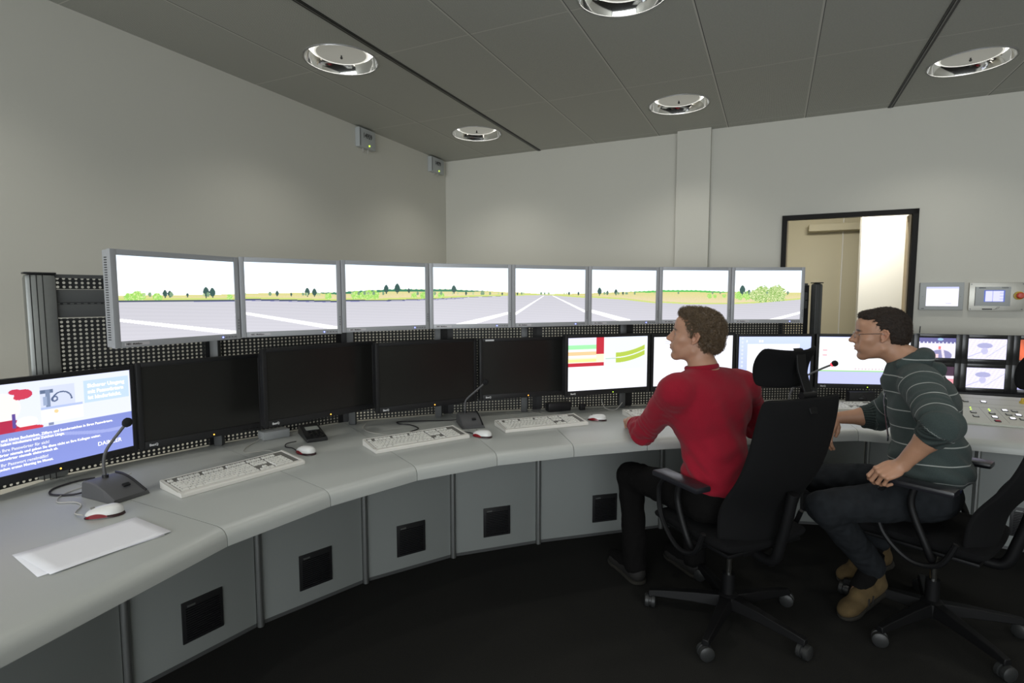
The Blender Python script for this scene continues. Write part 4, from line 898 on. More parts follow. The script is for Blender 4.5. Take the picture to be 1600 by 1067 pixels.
def chair(loc, ang, recline, star, label, ah=0.0):
    r = empty('swivel_chair', loc, ang); tag(r, label, 'chair', 'black high-back swivel chairs')
    # star base
    MB().lathe([(.0001, .055), (.045, .055), (.05, .07), (.045, .115), (.03, .125), (.0001, .126)], (0, 0, 0), 24).build('hub', 'chair_plastic', r)
    for k in range(5):
        a = star+k*2*math.pi/5; d = Vector((math.cos(a), math.sin(a), 0)); s = Vector((-d.y, d.x, 0)); m = MB(); vs = []
        for (t, w, z0, z1) in ((.03, .030, .065, .118), (.15, .024, .066, .108), (.30, .018, .060, .090), (.345, .016, .058, .082)):
            for (sx, zz) in ((-1, z0), (-.75, z1), (.75, z1), (1, z0)): vs.append(d*t+s*w*sx+Vector((0, 0, zz)))
        m.add(vs, [(4*i+j, 4*i+(j+1) % 4, 4*i+4+(j+1) % 4, 4*i+4+j) for i in range(3) for j in range(4)]+[(0, 1, 2, 3), (15, 14, 13, 12)])
        lg = m.build('base_leg', 'chair_plastic', r, bevel=.003)
        c = d*.338; w = MB(); ax = Matrix.Rotation(R_(90), 3, 'Y'); q = Matrix.Rotation(a+.8*math.sin(k*2.1), 3, 'Z') @ ax
        ca = MB()
        ca.lathe([(.0001, -.026), (.022, -.026), (.030, -.021), (.030, -.006), (.024, -.004), (.024, .004), (.030, .006), (.030, .021), (.022, .026), (.0001, .026)], c+Vector((0, 0, .0302)), 24, q)
        co = ca.build('castor', 'castor', lg); MB().cyl(c+Vector((0, 0, .045)), c+Vector((0, 0, .075)), .006).build('castor_pin', 'chrome', co)
    MB().cyl((0, 0, .11), (0, 0, .215), .027).build('lift_sleeve', 'chair_plastic', r)
    MB().cyl((0, 0, .215), (0, 0, .38), .0145).build('gas_lift', 'chrome', r)
    MB().box((0, -.02, .392), (.16, .26, .05), bev=.012).build('mechanism', 'chair_plastic', r)
    lv = MB().tube([(.06, .03, .395), (.20, .03, .39), (.23, .03, .385)], [.005, .005, .009], 8).build('lever', 'chair_plastic', r)
    pad_grid(lambda u, v: ((rrect(u, v, .245, .24)[0], rrect(u, v, .245, .24)[1]+.02, .452-.012*(1-u*u)-.03*max(0, v-.55)**1.5), (0, 0, 1)), 12, 12, .078, 'seat', 'fabric_black', r)
    MB().box((0, .01, .412), (.42, .40, .018), bev=.008).build('seat_pan', 'chair_plastic', r)
    # backrest plane: pivot behind the seat
    cr, sr = math.cos(recline), math.sin(recline); piv = Vector((0, -.185, .40))
    def bp(x, h, o):      # h up along the back, o backwards
        return piv+Vector((x, -h*sr-o*cr, h*cr-o*sr))
    nb = Vector((0, -cr, -sr)); Hb = .665
    def back(u, v):
        h = .02+Hb*(v+1)/2; w = .232-.012*((v+1)/2)**2-.02*max(0, -v-.5); x = u*w*(1-.05*(abs(v)**6)); cu = -.045*abs(u)**2.2*(1-.2*v)
        lum = -.035*math.exp(-((h-.18)/.12)**2)+.02*math.exp(-((h-.45)/.2)**2)
        return bp(x, h+.010*(1-u*u)*(v > .9), cu+lum), nb
    pad_grid(back, 12, 16, .052, 'backrest', 'mesh_black', r)
    MB().tube(catmull([(0, -.10, .375), (0, -.22, .37), bp(0, .10, .055), bp(0, .30, .045)]), [.022]*25, 10).build('back_bracket', 'chair_plastic', r)
    # headrest on a flat post
    def hd(u, v):
        x = u*.150*(1-.05*v*v); h = .770+.078*v; return bp(x, h, -.115-.045*abs(u)**2.2+.025*v*v), nb
    h = pad_grid(hd, 12, 6, .046, 'headrest', 'fabric_black', r)
    p = MB(); pv = []
    for (hh, o, w) in ((.64, .030, .020), (.70, -.012, .020), (.78, -.068, .024), (.835, -.090, .024), (.850, -.105, .022)):
        for (sx, so) in ((-1, -.005), (1, -.005), (1, .006), (-1, .006)): pv.append(bp(sx*w, hh, o+so))
    p.add(pv, [(4*i+j, 4*i+(j+1) % 4, 4*i+4+(j+1) % 4, 4*i+4+j) for i in range(4) for j in range(4)]+[(3, 2, 1, 0), (16, 17, 18, 19)]).build('headrest_post', 'chair_plastic', r, bevel=.002)
    MB().tube([bp(-.036, .695, -.012), bp(.036, .695, -.012)], .014, 12).build('post_clamp', 'chair_plastic', r)
    for s in (-1, 1):
        sup = catmull([(s*.16, -.03, .40), (s*.255, -.05, .40), (s*.285, -.04, .45), (s*.285, .02, .58+ah), (s*.283, .015, .660+ah)])
        MB().tube(sup, [.014]*len(sup), 10).build('arm_support', 'chair_plastic', r)
        lp = catmull([(s*.283, .10, .660+ah), (s*.285, .14, .60+ah), (s*.285, .12, .48), (s*.285, .02, .385), (s*.285, -.08, .40), (s*.285, -.13, .50)])
        MB().tube(lp, [.011]*len(lp), 8).build('arm_loop', 'chair_plastic', r)
        MB().box((s*.283, .012, .676+ah), (.082, .270, .026), bev=.010).build('armrest', 'arm_pad', r)
    return r
chair((.97, 2.36, 0), math.atan2(.907, -.42)-math.pi/2, R_(14.5), R_(-78.3), 'black high-back swivel chair with headrest, back to the camera, under the man in red')
chair((1.842, 2.305, 0), math.atan2(.78, -.62)-math.pi/2, R_(16), R_(-123.5), 'black high-back swivel chair at the right edge under the striped man', .022)
# ---------------------------------------------------------------- soft-body modeller: smooth union of tapered limbs, meshed with surface nets
def _grid_axis(lo, hi, coarse, fine, spans):
    out = [lo]; 
    while out[-1] < hi:
        x = out[-1]; f = any(a-coarse <= x < b for a, b in spans); out.append(x+(fine if f else coarse))
    return np.array(out)
class Soft:
    def __init__(s, lo, hi, coarse=.006, fine=None, zones=()):
        fine = fine or coarse
        s.ax = [_grid_axis(lo[i], hi[i], coarse, fine, [(z[0][i], z[1][i]) for z in zones]) for i in range(3)]
        s.F = np.full([len(a) for a in s.ax], 9.0, np.float32)
    def _sl(s, lo, hi, m):
        sl = []
        for i in range(3):
            a = max(0, np.searchsorted(s.ax[i], lo[i]-m)-1); b = min(len(s.ax[i]), np.searchsorted(s.ax[i], hi[i]+m)+1); sl.append(slice(a, b))
        return tuple(sl)
    def do(s, p, op='add', k=.01):
        m = max(2.5*k, .018) if op == 'add' else max(k, .004)*2
        sl = s._sl(p.lo, p.hi, m)
        X = s.ax[0][sl[0]][:, None, None]; Y = s.ax[1][sl[1]][None, :, None]; Z = s.ax[2][sl[2]][None, None, :]
        if 0 in (X.size, Y.size, Z.size): return s
        d = p.d(X, Y, Z).astype(np.float32); F = s.F[sl]
        if op == 'add':
            h = np.clip(.5+.5*(F-d)/k, 0, 1); s.F[sl] = F*(1-h)+d*h-k*h*(1-h)
        elif op == 'cut':
            d = -d; h = np.clip(.5-.5*(F-d)/k, 0, 1); s.F[sl] = F*(1-h)+d*h+k*h*(1-h)
        return s
    def keep(s, fn, sl=None):
        X = s.ax[0][:, None, None]; Y = s.ax[1][None, :, None]; Z = s.ax[2][None, None, :]
        s.F = np.maximum(s.F, fn(X, Y, Z).astype(np.float32)); return s
    def plane(s, c, n, r):      # flat end: removes what lies beyond the plane, near c
        sl = s._sl(np.array(c)-r, np.array(c)+r, 0); X = s.ax[0][sl[0]][:, None, None]-c[0]; Y = s.ax[1][sl[1]][None, :, None]-c[1]; Z = s.ax[2][sl[2]][None, None, :]-c[2]
        s.F[sl] = np.where(X*X+Y*Y+Z*Z < r*r, np.maximum(s.F[sl], (X*n[0]+Y*n[1]+Z*n[2])), s.F[sl]); return s
    def mesh(s):
        F = s.F; I = F < 0; nx, ny, nz = F.shape
        cnt = np.zeros((nx-1, ny-1, nz-1), np.int8)
        for a in (0, 1):
            for b in (0, 1):
                for c in (0, 1): cnt += I[a:nx-1+a, b:ny-1+b, c:nz-1+c]
        act = (cnt > 0) & (cnt < 8); ii, jj, kk = np.nonzero(act); n = len(ii)
        vid = np.full(act.shape, -1, np.int32); vid[ii, jj, kk] = np.arange(n)
        cr = {}
        for a in (0, 1):
            for b in (0, 1):
                for c in (0, 1): cr[(a, b, c)] = F[ii+a, jj+b, kk+c]
        acc = np.zeros((n, 3)); num = np.zeros(n)
        for axis in range(3):
            for o1 in (0, 1):
                for o2 in (0, 1):
                    p = [0, 0, 0]; q = [1, 1, 1]; oth = [t for t in range(3) if t != axis]; p[oth[0]] = q[oth[0]] = o1; p[oth[1]] = q[oth[1]] = o2
                    f0 = cr[tuple(p)]; f1 = cr[tuple(q)]; k = (f0 < 0) != (f1 < 0)
                    t = np.where(k, f0/np.where(k, f0-f1, 1), 0); pos = np.zeros((n, 3)); pos[:, oth[0]] = o1; pos[:, oth[1]] = o2; pos[:, axis] = t
                    acc[k] += pos[k]; num[k] += 1
        loc = acc/num[:, None]; V = np.zeros((n, 3))
        for i, idx in enumerate((ii, jj, kk)):
            A = s.ax[i]; V[:, i] = A[idx]+loc[:, i]*(A[idx+1]-A[idx])
        Q = []
        for axis in range(3):
            o = [t for t in range(3) if t != axis]
            sl0 = [slice(None)]*3; sl1 = [slice(None)]*3; sl0[axis] = slice(0, -1); sl1[axis] = slice(1, None)
            for t in o: sl0[t] = slice(1, -1); sl1[t] = slice(1, -1)
            a = I[tuple(sl0)]; b = I[tuple(sl1)]; e = np.argwhere(a != b)
            if len(e) == 0: continue
            flip = a[tuple(e.T)]
            base = e.copy(); 
            for t in o: base[:, t] += 1
            def cell(d1, d2):
                c = base.copy(); c[:, o[0]] -= d1; c[:, o[1]] -= d2; return vid[c[:, 0], c[:, 1], c[:, 2]]
            q = np.stack([cell(0, 0), cell(1, 0), cell(1, 1), cell(0, 1)], 1)
            rev = flip if axis != 1 else ~flip
            q[~rev] = q[~rev][:, ::-1]; Q.append(q)
        Q = np.concatenate(Q); Q = Q[(Q >= 0).all(1)]
        return V, Q
class Cone:      # tapered limb
    def __init__(s, a, b, ra, rb, flat=None):
        s.a = np.array(a, float); s.b = np.array(b, float); s.ra = ra; s.rb = rb; r = max(ra, rb); s.lo = np.minimum(s.a, s.b)-r; s.hi = np.maximum(s.a, s.b)+r
        s.L = np.linalg.norm(s.b-s.a)
    def d(s, X, Y, Z):
        ba = s.b-s.a; px, py, pz = X-s.a[0], Y-s.a[1], Z-s.a[2]; t = np.clip((px*ba[0]+py*ba[1]+pz*ba[2])/(ba@ba), 0, 1)
        return np.sqrt((px-ba[0]*t)**2+(py-ba[1]*t)**2+(pz-ba[2]*t)**2)-(s.ra+(s.rb-s.ra)*t)
    def t(s, P): ba = s.b-s.a; return np.clip(((P-s.a)@ba)/(ba@ba), 0, 1)
class Egg:       # ellipsoid, M = 3x3 with axes as columns
    def __init__(s, c, r, M=None):
        s.c = np.array(c, float); s.r = np.array(r, float); s.M = np.eye(3) if M is None else np.array(M, float); e = np.abs(s.M) @ s.r; s.lo = s.c-e; s.hi = s.c+e
    def d(s, X, Y, Z):
        p = [X-s.c[0], Y-s.c[1], Z-s.c[2]]; q = [p[0]*s.M[0, i]+p[1]*s.M[1, i]+p[2]*s.M[2, i] for i in range(3)]
        k0 = np.sqrt(sum((q[i]/s.r[i])**2 for i in range(3))); k1 = np.sqrt(sum((q[i]/s.r[i]**2)**2 for i in range(3)))+1e-9
        return k0*(k0-1)/k1
def to_mesh(name, V, Q, m, parent, smooth_iter=0, attrs=None):
    me = bpy.data.meshes.new(name); me.vertices.add(len(V)); me.vertices.foreach_set('co', V.reshape(-1).astype(np.float32))
    me.loops.add(Q.size); me.loops.foreach_set('vertex_index', Q.reshape(-1).astype(np.int32)); me.polygons.add(len(Q)); me.polygons.foreach_set('loop_start', (np.arange(len(Q))*4).astype(np.int32))
    me.update(calc_edges=True); me.polygons.foreach_set('use_smooth', [True]*len(Q)); me.materials.append(M[m] if isinstance(m, str) else m)
    for an, vals in (attrs or {}).items():
        if vals.ndim == 2:
            a = me.color_attributes.new(an, 'FLOAT_COLOR', 'POINT'); c = np.ones((len(V), 4), np.float32); c[:, :3] = vals; a.data.foreach_set('color', c.reshape(-1))
        else: a = me.attributes.new(an, 'FLOAT', 'POINT'); a.data.foreach_set('value', vals.astype(np.float32))
    o = bpy.data.objects.new(name, me); COL.objects.link(o)
    if parent is not None: o.parent = parent
    return o
def relax(V, Q, it, w=.5):
    for _ in range(it):
        S = np.zeros_like(V); N = np.zeros(len(V))
        for a, b in ((0, 1), (1, 2), (2, 3), (3, 0)):
            for u, v in ((a, b), (b, a)):
                for c in range(3): S[:, c] += np.bincount(Q[:, u], V[Q[:, v], c], len(V))
                N += np.bincount(Q[:, u], minlength=len(V))
        V = V*(1-w)+w*S/np.maximum(N, 1)[:, None]
    return V
def vnormals(V, Q):
    n = np.cross(V[Q[:, 2]]-V[Q[:, 0]], V[Q[:, 3]]-V[Q[:, 1]]); N = np.zeros_like(V)
    for k in range(4):
        for c in range(3): N[:, c] += np.bincount(Q[:, k], n[:, c], len(V))
    return N/np.maximum(np.linalg.norm(N, axis=1), 1e-12)[:, None]
def frame(fwd, up):
    y = np.array(fwd, float); y /= np.linalg.norm(y); x = np.cross(y, up); x /= np.linalg.norm(x); z = np.cross(x, y); return np.stack([x, y, z], 1)   # columns right, forward, up
def snoise(P, f, seed=0):
    r = np.random.RandomState(seed); out = np.zeros(len(P))
    for i in range(6):
        k = r.normal(size=3); k = k/np.linalg.norm(k)*f*r.uniform(.7, 1.4); out += np.sin(P@k+r.uniform(0, 6.28)+1.3*np.sin(P@np.roll(k, 1)*.7))
    return out/6*1.6
# ---- head
class Head:
    def __init__(s, c, fwd, up=(0, 0, 1), k=.955): s.c = np.array(c, float); s.M = frame(fwd, up); s.k = k
    def w(s, p): return s.c+s.M@(np.array(p, float)*s.k)
    def egg(s, p, r, rx=0, ry=0, rz=0):
        R = np.array(Matrix.Rotation(rz, 3, 'Z')@Matrix.Rotation(ry, 3, 'Y')@Matrix.Rotation(rx, 3, 'X')); return Egg(s.w(p), np.array(r)*s.k, s.M@R)
    def cone(s, a, b, ra, rb): return Cone(s.w(a), s.w(b), ra*s.k, rb*s.k)
    def loc(s, P): return ((P-s.c)@s.M)/s.k
    def build(s, F, neck_to, nose=1.0):
        A = lambda p, k=.012: F.do(p, 'add', k)
        A(s.egg((0, -.016, .034), (.075, .098, .086))); A(s.egg((0, .034, .030), (.064, .060, .070)), .03); A(s.egg((0, .030, -.034), (.058, .060, .078)), .03)
        A(s.cone((-.050, -.004, -.062), (-.016, .066, -.102), .018, .016), .022); A(s.cone((.050, -.004, -.062), (.016, .066, -.102), .018, .016), .022)
        A(s.egg((0, .074, -.101), (.024, .020, .019)), .016); A(s.egg((0, .02, -.085), (.04, .045, .02)), .02)
        for q in (-1, 1): A(s.egg((q*.043, .058, -.022), (.022, .024, .020)), .02); A(s.egg((q*.030, .070, -.055), (.022, .022, .030)), .02)
        A(s.cone((-.040, .076, .020), (-.008, .090, .021), .007, .008), .012); A(s.cone((.040, .076, .020), (.008, .090, .021), .007, .008), .012)
        A(s.egg((0, .080, .052), (.050, .018, .030)), .02)
        for q in (-1, 1): F.do(s.egg((q*.032, .101, .000), (.017, .016, .012)), 'cut', .010)
        A(s.cone((0, .090, .012), (0, .112*1.0+.006*nose, -.024), .0075, .0095), .009); A(s.egg((0, .112+.006*nose, -.028), (.010, .010, .009)), .006)
        for q in (-1, 1): A(s.egg((q*.0115, .104, -.031), (.008, .010, .0075)), .005)
        A(s.egg((0, .099, -.012), (.0125, .013, .022)), .010); A(s.egg((0, .104, -.032), (.0125, .012, .0075)), .006)
        A(s.egg((0, .090, -.060), (.026, .014, .020)), .014)
        A(s.egg((0, .1015, -.0565), (.022, .0065, .0050)), .004); A(s.egg((0, .099, -.0690), (.019, .0070, .0060)), .004)
        F.do(s.egg((0, .1085, -.0625), (.023, .0065, .0016)), 'cut', .002); F.do(s.egg((0, .104, -.0815), (.018, .008, .005)), 'cut', .008)
        for q in (-1, 1):     # eyelids around the eye
            A(s.egg((q*.031, .0775, .0015), (.0140, .0140, .0135)), .004); F.do(s.egg((q*.0325, .094, -.0005), (.0120, .012, .0036)), 'cut', .0015)
        for q in (-1, 1):     # ears: helix, lobe, bowl
            pts = []
            for i in range(9):
                a = R_(-60+i*34); pts.append((q*(.079+.010*max(0, math.cos(a-R_(200)))), -.012-.017*math.cos(a)*-1*-1, .000+.027*math.sin(a)))
            ear = [(q*.072, .004, -.024), (q*.077, .000, -.029), (q*.080, -.008, -.022), (q*.085, -.019, -.004), (q*.087, -.023, .011), (q*.084, -.017, .023), (q*.079, -.005, .026), (q*.075, .004, .018), (q*.073, .004, .006)]
            for i in range(len(ear)-1): A(s.cone(ear[i], ear[i+1], .0042, .0042), .003)
            A(s.egg((q*.079, -.009, -.002), (.0045, .0145, .023), rz=q*R_(22)), .004); A(s.egg((q*.077, -.001, -.026), (.0045, .006, .007)), .004); A(s.cone((q*.078, .004, -.004), (q*.078, .003, -.014), .0045, .0045), .004)
            A(s.cone((q*.080, -.011, .014), (q*.082, -.015, -.008), .003, .003), .003); F.do(s.egg((q*.085, -.005, -.005), (.006, .007, .009)), 'cut', .003)
        A(Cone(s.w((0, -.018, -.045)), neck_to, .052, .060), .022); A(s.egg((0, -.055, -.045), (.045, .035, .04)), .02)
    def tint(s, P, base, lip, stubble=.0):
        q = s.loc(P); c = np.tile(np.array(base), (len(P), 1)); 
        def mixin(w, col): 
            w = np.clip(w, 0, 1)[:, None]; c[:] = c*(1-w)+np.array(col)*w
        mixin(1.6-1.6*(((q[:, 0])/.024)**2+((q[:, 1]-.102)/.014)**2+((q[:, 2]+.0625)/.0115)**2), lip)
        mixin(.35*(1-(((np.abs(q[:, 0])-.085)/.015)**2+((q[:, 1]+.01)/.03)**2+((q[:, 2])/.035)**2)), (base[0]*1.05, base[1]*.72, base[2]*.68))
        mixin(.30*(1-(((q[:, 0])/.02)**2+((q[:, 1]-.115)/.02)**2+((q[:, 2]+.028)/.02)**2)), (base[0]*1.02, base[1]*.75, base[2]*.7))
        mixin(stubble*(1-(((q[:, 0])/.075)**2+((q[:, 1]-.05)/.075)**2+((q[:, 2]+.085)/.045)**2)), (base[0]*.55, base[1]*.52, base[2]*.52))
        # eyebrows
        bw = 1.0*(1-((np.abs(q[:, 0])-.032)/.022)**2-((q[:, 2]-.0225-.10*(np.abs(q[:, 0])-.03)*-1)/.0062)**2)*(q[:, 1] > .05); mixin(1.3*bw, s.brow)
        return c
    def eyes(s, parent, iris, gaze=(0, 0)):
        for q in (-1, 1):
            c = s.w((q*.031, .0765, .0012)); R = frame(s.M@np.array([gaze[0], 1, gaze[1]]), (0, 0, 1)); rot = Matrix(R.tolist())@Matrix.Rotation(R_(-90), 3, 'X')
            r = .0128*s.k; e = MB().lathe([(.0001, -r)]+[(r*math.sin(a), -r*math.cos(a)) for a in np.linspace(.15, math.pi-.15, 12)]+[(.0001, r)], tuple(c), 16, rot).build('eye', 'eye_white', parent)
            n = Vector(R[:, 1].tolist()); MB().lathe([(.0058*s.k, -.0006), (.0045*s.k, .0006), (.0001, .0010)], Vector(c.tolist())+n*(r-.0002), 14, rot).build('iris', iris, e)
            MB().lathe([(.0026*s.k, .0), (.0001, .0008)], Vector(c.tolist())+n*(r+.0006), 10, rot).build('pupil', 'ink', e)
# ---- hand. frame columns: across (towards the thumb), along, back of hand
FING = [((.030, .086, .001), (.042, .025, .020), .0090), ((.010, .091, .003), (.046, .028, .021), .0092), ((-.010, .088, .002), (.042, .026, .020), .0088), ((-.028, .080, -.002), (.033, .020, .018), .0079)]
def hand(F, c, along, back, thumb_side, curls, spread=1.0, thumb=None, k=1.0, wrist=None):
    y = np.array(along, float); y /= np.linalg.norm(y); z = np.array(back, float); z -= y*(z@y); z /= np.linalg.norm(z); x = np.cross(y, z)*thumb_side
    Mh = np.stack([x, y, z], 1); c = np.array(c, float); w = lambda p: c+Mh@(np.array(p)*k)
    F.do(Egg(w((.001, .046, 0)), np.array([.041, .050, .0150])*k, Mh), 'add', .010); F.do(Cone(w((.028, .03, -.004)), w((.030, .086, .001)), .013*k, .0105*k), 'add', .008); F.do(Cone(w((-.024, .03, -.004)), w((-.028, .080, -.002)), .0125*k, .0095*k), 'add', .008)
    F.do(Cone(w((.010, .04, .002)), w((.010, .091, .003)), .012*k, .0105*k), 'add', .008); F.do(Cone(w((-.01, .04, .002)), w((-.010, .088, .002)), .012*k, .0102*k), 'add', .008)
    tips = []
    for (b, ln, r), cu in zip(FING, curls):
        p = np.array(b); a = 0; dx = b[0]*2.2*spread*.35
        F.do(Egg(w(p+np.array([0, 0, .004])), np.array([.0098, .0098, .0085])*k), 'add', .004)
        for L, q in zip(ln, cu):
            a += R_(q); d = np.array([dx*L/.04*.12, math.cos(a), -math.sin(a)]); d /= np.linalg.norm(d); n = p+d*L; r2 = r*.92
            F.do(Cone(w(p), w(n), r*k, r2*k), 'add', .0025); F.do(Egg(w(n), np.array([r2*1.05]*3)*k), 'add', .002); p = n; r = r2
        tips.append((w(p), Mh@d, r))
    th = thumb or [(.026, .018, -.006), (.046, .044, -.014), (.056, .074, -.018), (.058, .098, -.020)]
    for i in range(3): F.do(Cone(w(th[i]), w(th[i+1]), [.0150, .0115, .0100][i]*k, [.0115, .0100, .0085][i]*k), 'add', .005)
    return tips, w
for nme, colr, rough in (('eye_white', (.38, .36, .35), .3), ('iris_blue', (.10, .16, .22), .2), ('iris_brown', (.06, .03, .015), .2)): M[nme] = mat(nme, colr, rough)
def skin_mat(name):
    m = bpy.data.materials.new(name); m.use_nodes = True; nt = m.node_tree; b = nt.nodes['Principled BSDF']; a = nt.nodes.new('ShaderNodeVertexColor'); a.layer_name = 'tint'
    tc = nt.nodes.new('ShaderNodeTexCoord'); n = nt.nodes.new('ShaderNodeTexNoise'); n.inputs['Scale'].default_value = 55; n.inputs['Detail'].default_value = 5; nt.links.new(tc.outputs['Object'], n.inputs['Vector'])
    mx = nt.nodes.new('ShaderNodeMix'); mx.data_type = 'RGBA'; mx.blend_type = 'MULTIPLY'; mx.inputs[0].default_value = .35; nt.links.new(a.outputs['Color'], mx.inputs[6])
    cr = nt.nodes.new('ShaderNodeValToRGB'); cr.color_ramp.elements[0].color = (.72, .60, .55, 1); cr.color_ramp.elements[1].color = (1, 1, 1, 1); nt.links.new(n.outputs['Fac'], cr.inputs[0]); nt.links.new(cr.outputs[0], mx.inputs[7])
    nt.links.new(mx.outputs[2], b.inputs['Base Color']); b.inputs['Roughness'].default_value = .48; b.inputs['Subsurface Weight'].default_value = .12; b.inputs['Subsurface Radius'].default_value = (.012, .005, .003); b.inputs['Subsurface Scale'].default_value = .6
    bp = nt.nodes.new('ShaderNodeBump'); bp.inputs['Strength'].default_value = .12; bp.inputs['Distance'].default_value = .001; n2 = nt.nodes.new('ShaderNodeTexNoise'); n2.inputs['Scale'].default_value = 700; nt.links.new(tc.outputs['Object'], n2.inputs['Vector'])
    nt.links.new(n2.outputs['Fac'], bp.inputs['Height']); nt.links.new(bp.outputs[0], b.inputs['Normal']); return m
M['skin'] = skin_mat('skin')
M['knit_red'] = mat('red_wool_knit', (.27, .010, .024), .95, noise=(260, .22), bump=(700, .5, .002), sheen=.10, spec=.15)
M['jeans_dark'] = mat('dark_trousers', (.0050, .0046, .0045), .95, noise=(200, .3), bump=(600, .4, .002), spec=.12)
M['jeans_blue'] = mat('washed_blue_jeans', (.015, .017, .0195), .95, noise=(30, .45), bump=(600, .4, .002), spec=.15)
M['hair_brown'] = mat('brown_hair', (.075, .048, .026), .55, noise=(90, .5)); M['hair_strand_brown'] = mat('brown_curls', (.150, .102, .058), .45, noise=(40, .5))
M['hair_dark'] = mat('dark_brown_hair', (.014, .008, .0045), .8, noise=(90, .4)); M['hair_strand_dark'] = mat('dark_short_hair', (.044, .024, .013), .65, noise=(40, .4))
M['shirt_blue'] = mat('blue_shirt', (.018, .024, .075), .8); M['shirt_white'] = mat('white_cuff', (.6, .6, .65), .8)
M['shoe_tan'] = mat('tan_suede_shoe', (.075, .048, .016), .9, noise=(25, .35)); M['shoe_dark'] = mat('dark_shoe', (.008, .007, .006), .8); M['shoe_sole'] = mat('rubber_sole', (.014, .012, .008), .9)
M['lens'] = mat('spectacle_glass', (1, 1, 1), .02); M['lens'].node_tree.nodes['Principled BSDF'].inputs['Transmission Weight'].default_value = 1.0; M['lens'].node_tree.nodes['Principled BSDF'].inputs['IOR'].default_value = 1.05
def knit_striped():
    m = bpy.data.materials.new('striped_knit'); m.use_nodes = True; nt = m.node_tree; b = nt.nodes['Principled BSDF']; L = nt.links
    a = nt.nodes.new('ShaderNodeAttribute'); a.attribute_name = 'stripe'
    f = nt.nodes.new('ShaderNodeMath'); f.operation = 'FRACT'; L.new(a.outputs['Fac'], f.inputs[0]); s = nt.nodes.new('ShaderNodeMath'); s.operation = 'SUBTRACT'; s.inputs[1].default_value = .5; L.new(f.outputs[0], s.inputs[0])
    ab = nt.nodes.new('ShaderNodeMath'); ab.operation = 'ABSOLUTE'; L.new(s.outputs[0], ab.inputs[0]); lt = nt.nodes.new('ShaderNodeMath'); lt.operation = 'LESS_THAN'; lt.inputs[1].default_value = .030; L.new(ab.outputs[0], lt.inputs[0])
    r = nt.nodes.new('ShaderNodeAttribute'); r.attribute_name = 'rib'
    tc = nt.nodes.new('ShaderNodeTexCoord'); n = nt.nodes.new('ShaderNodeTexNoise'); n.inputs['Scale'].default_value = 300; L.new(tc.outputs['Object'], n.inputs['Vector'])
    c1 = nt.nodes.new('ShaderNodeMix'); c1.data_type = 'RGBA'; c1.inputs[6].default_value = (.034, .048, .046, 1); c1.inputs[7].default_value = (.064, .082, .078, 1); L.new(n.outputs['Fac'], c1.inputs[0])
    c2 = nt.nodes.new('ShaderNodeMix'); c2.data_type = 'RGBA'; c2.inputs[7].default_value = (.36, .38, .36, 1); L.new(lt.outputs[0], c2.inputs[0]); L.new(c1.outputs[2], c2.inputs[6])
    c3 = nt.nodes.new('ShaderNodeMix'); c3.data_type = 'RGBA'; c3.inputs[7].default_value = (.016, .022, .021, 1); L.new(r.outputs['Fac'], c3.inputs[0]); L.new(c2.outputs[2], c3.inputs[6]); L.new(c3.outputs[2], b.inputs['Base Color'])
    b.inputs['Roughness'].default_value = .95; b.inputs['Sheen Weight'].default_value = .08; b.inputs['Specular IOR Level'].default_value = .15
    bp = nt.nodes.new('ShaderNodeBump'); bp.inputs['Strength'].default_value = .5; bp.inputs['Distance'].default_value = .002; n2 = nt.nodes.new('ShaderNodeTexNoise'); n2.inputs['Scale'].default_value = 800; L.new(tc.outputs['Object'], n2.inputs['Vector'])
    L.new(n2.outputs['Fac'], bp.inputs['Height']); L.new(bp.outputs[0], b.inputs['Normal']); return m
M['knit_striped'] = knit_striped()
def hair_strands(V, N, H, n, length, curl, rad, m, parent, seed, lean=(0, 0, 0)):
    """thin tapered locks rooted on the cap"""
    r = np.random.RandomState(seed); idx = r.choice(len(V), n); vs = []; fs = []
    for i in idx:
        p = V[i]; nn = N[i]; t = r.normal(size=3); t -= nn*(t@nn); t /= np.linalg.norm(t); down = H.M@np.array([lean[0], lean[1], lean[2]]); down = down-nn*(down@nn)
        L = length*r.uniform(.5, 1.2); pts = []
        sd = np.cross(nn, t); ph = r.uniform(0, 6.28); d0 = down*1.0+t*.6*curl
        nl = np.linalg.norm(d0); d0 = d0/max(nl, 1e-6)
        for k in range(5):
            s = k/4; a = s*curl*3.4+ph*0; out = nn*(.0015+L*(.42*math.sin(min(s, 1)*math.pi*(.5+.35*curl)))); al = (d0*math.cos(a*.8)+np.cross(nn, d0)*math.sin(a*.8)*(1 if ph > 3.14 else -1))*L*s*.75
            pts.append(p+out+al-nn*.002)
        b0 = len(vs)
        for k in range(5):
            w = rad*(1-.75*(k/4)**2); u = sd if k < 5 else sd
            for q in range(3): an = 2*math.pi*q/3; vs.append(pts[k]+(t*math.cos(an)+nn*math.sin(an)*.6+sd*math.sin(an)*.8)*w)
        for k in range(4):
            for q in range(3): fs.append((b0+3*k+q, b0+3*k+(q+1) % 3, b0+3*k+3+(q+1) % 3, b0+3*k+3+q))
    return MB().add(vs, fs).build('hair_locks', m, parent, recalc=False, ang=180)
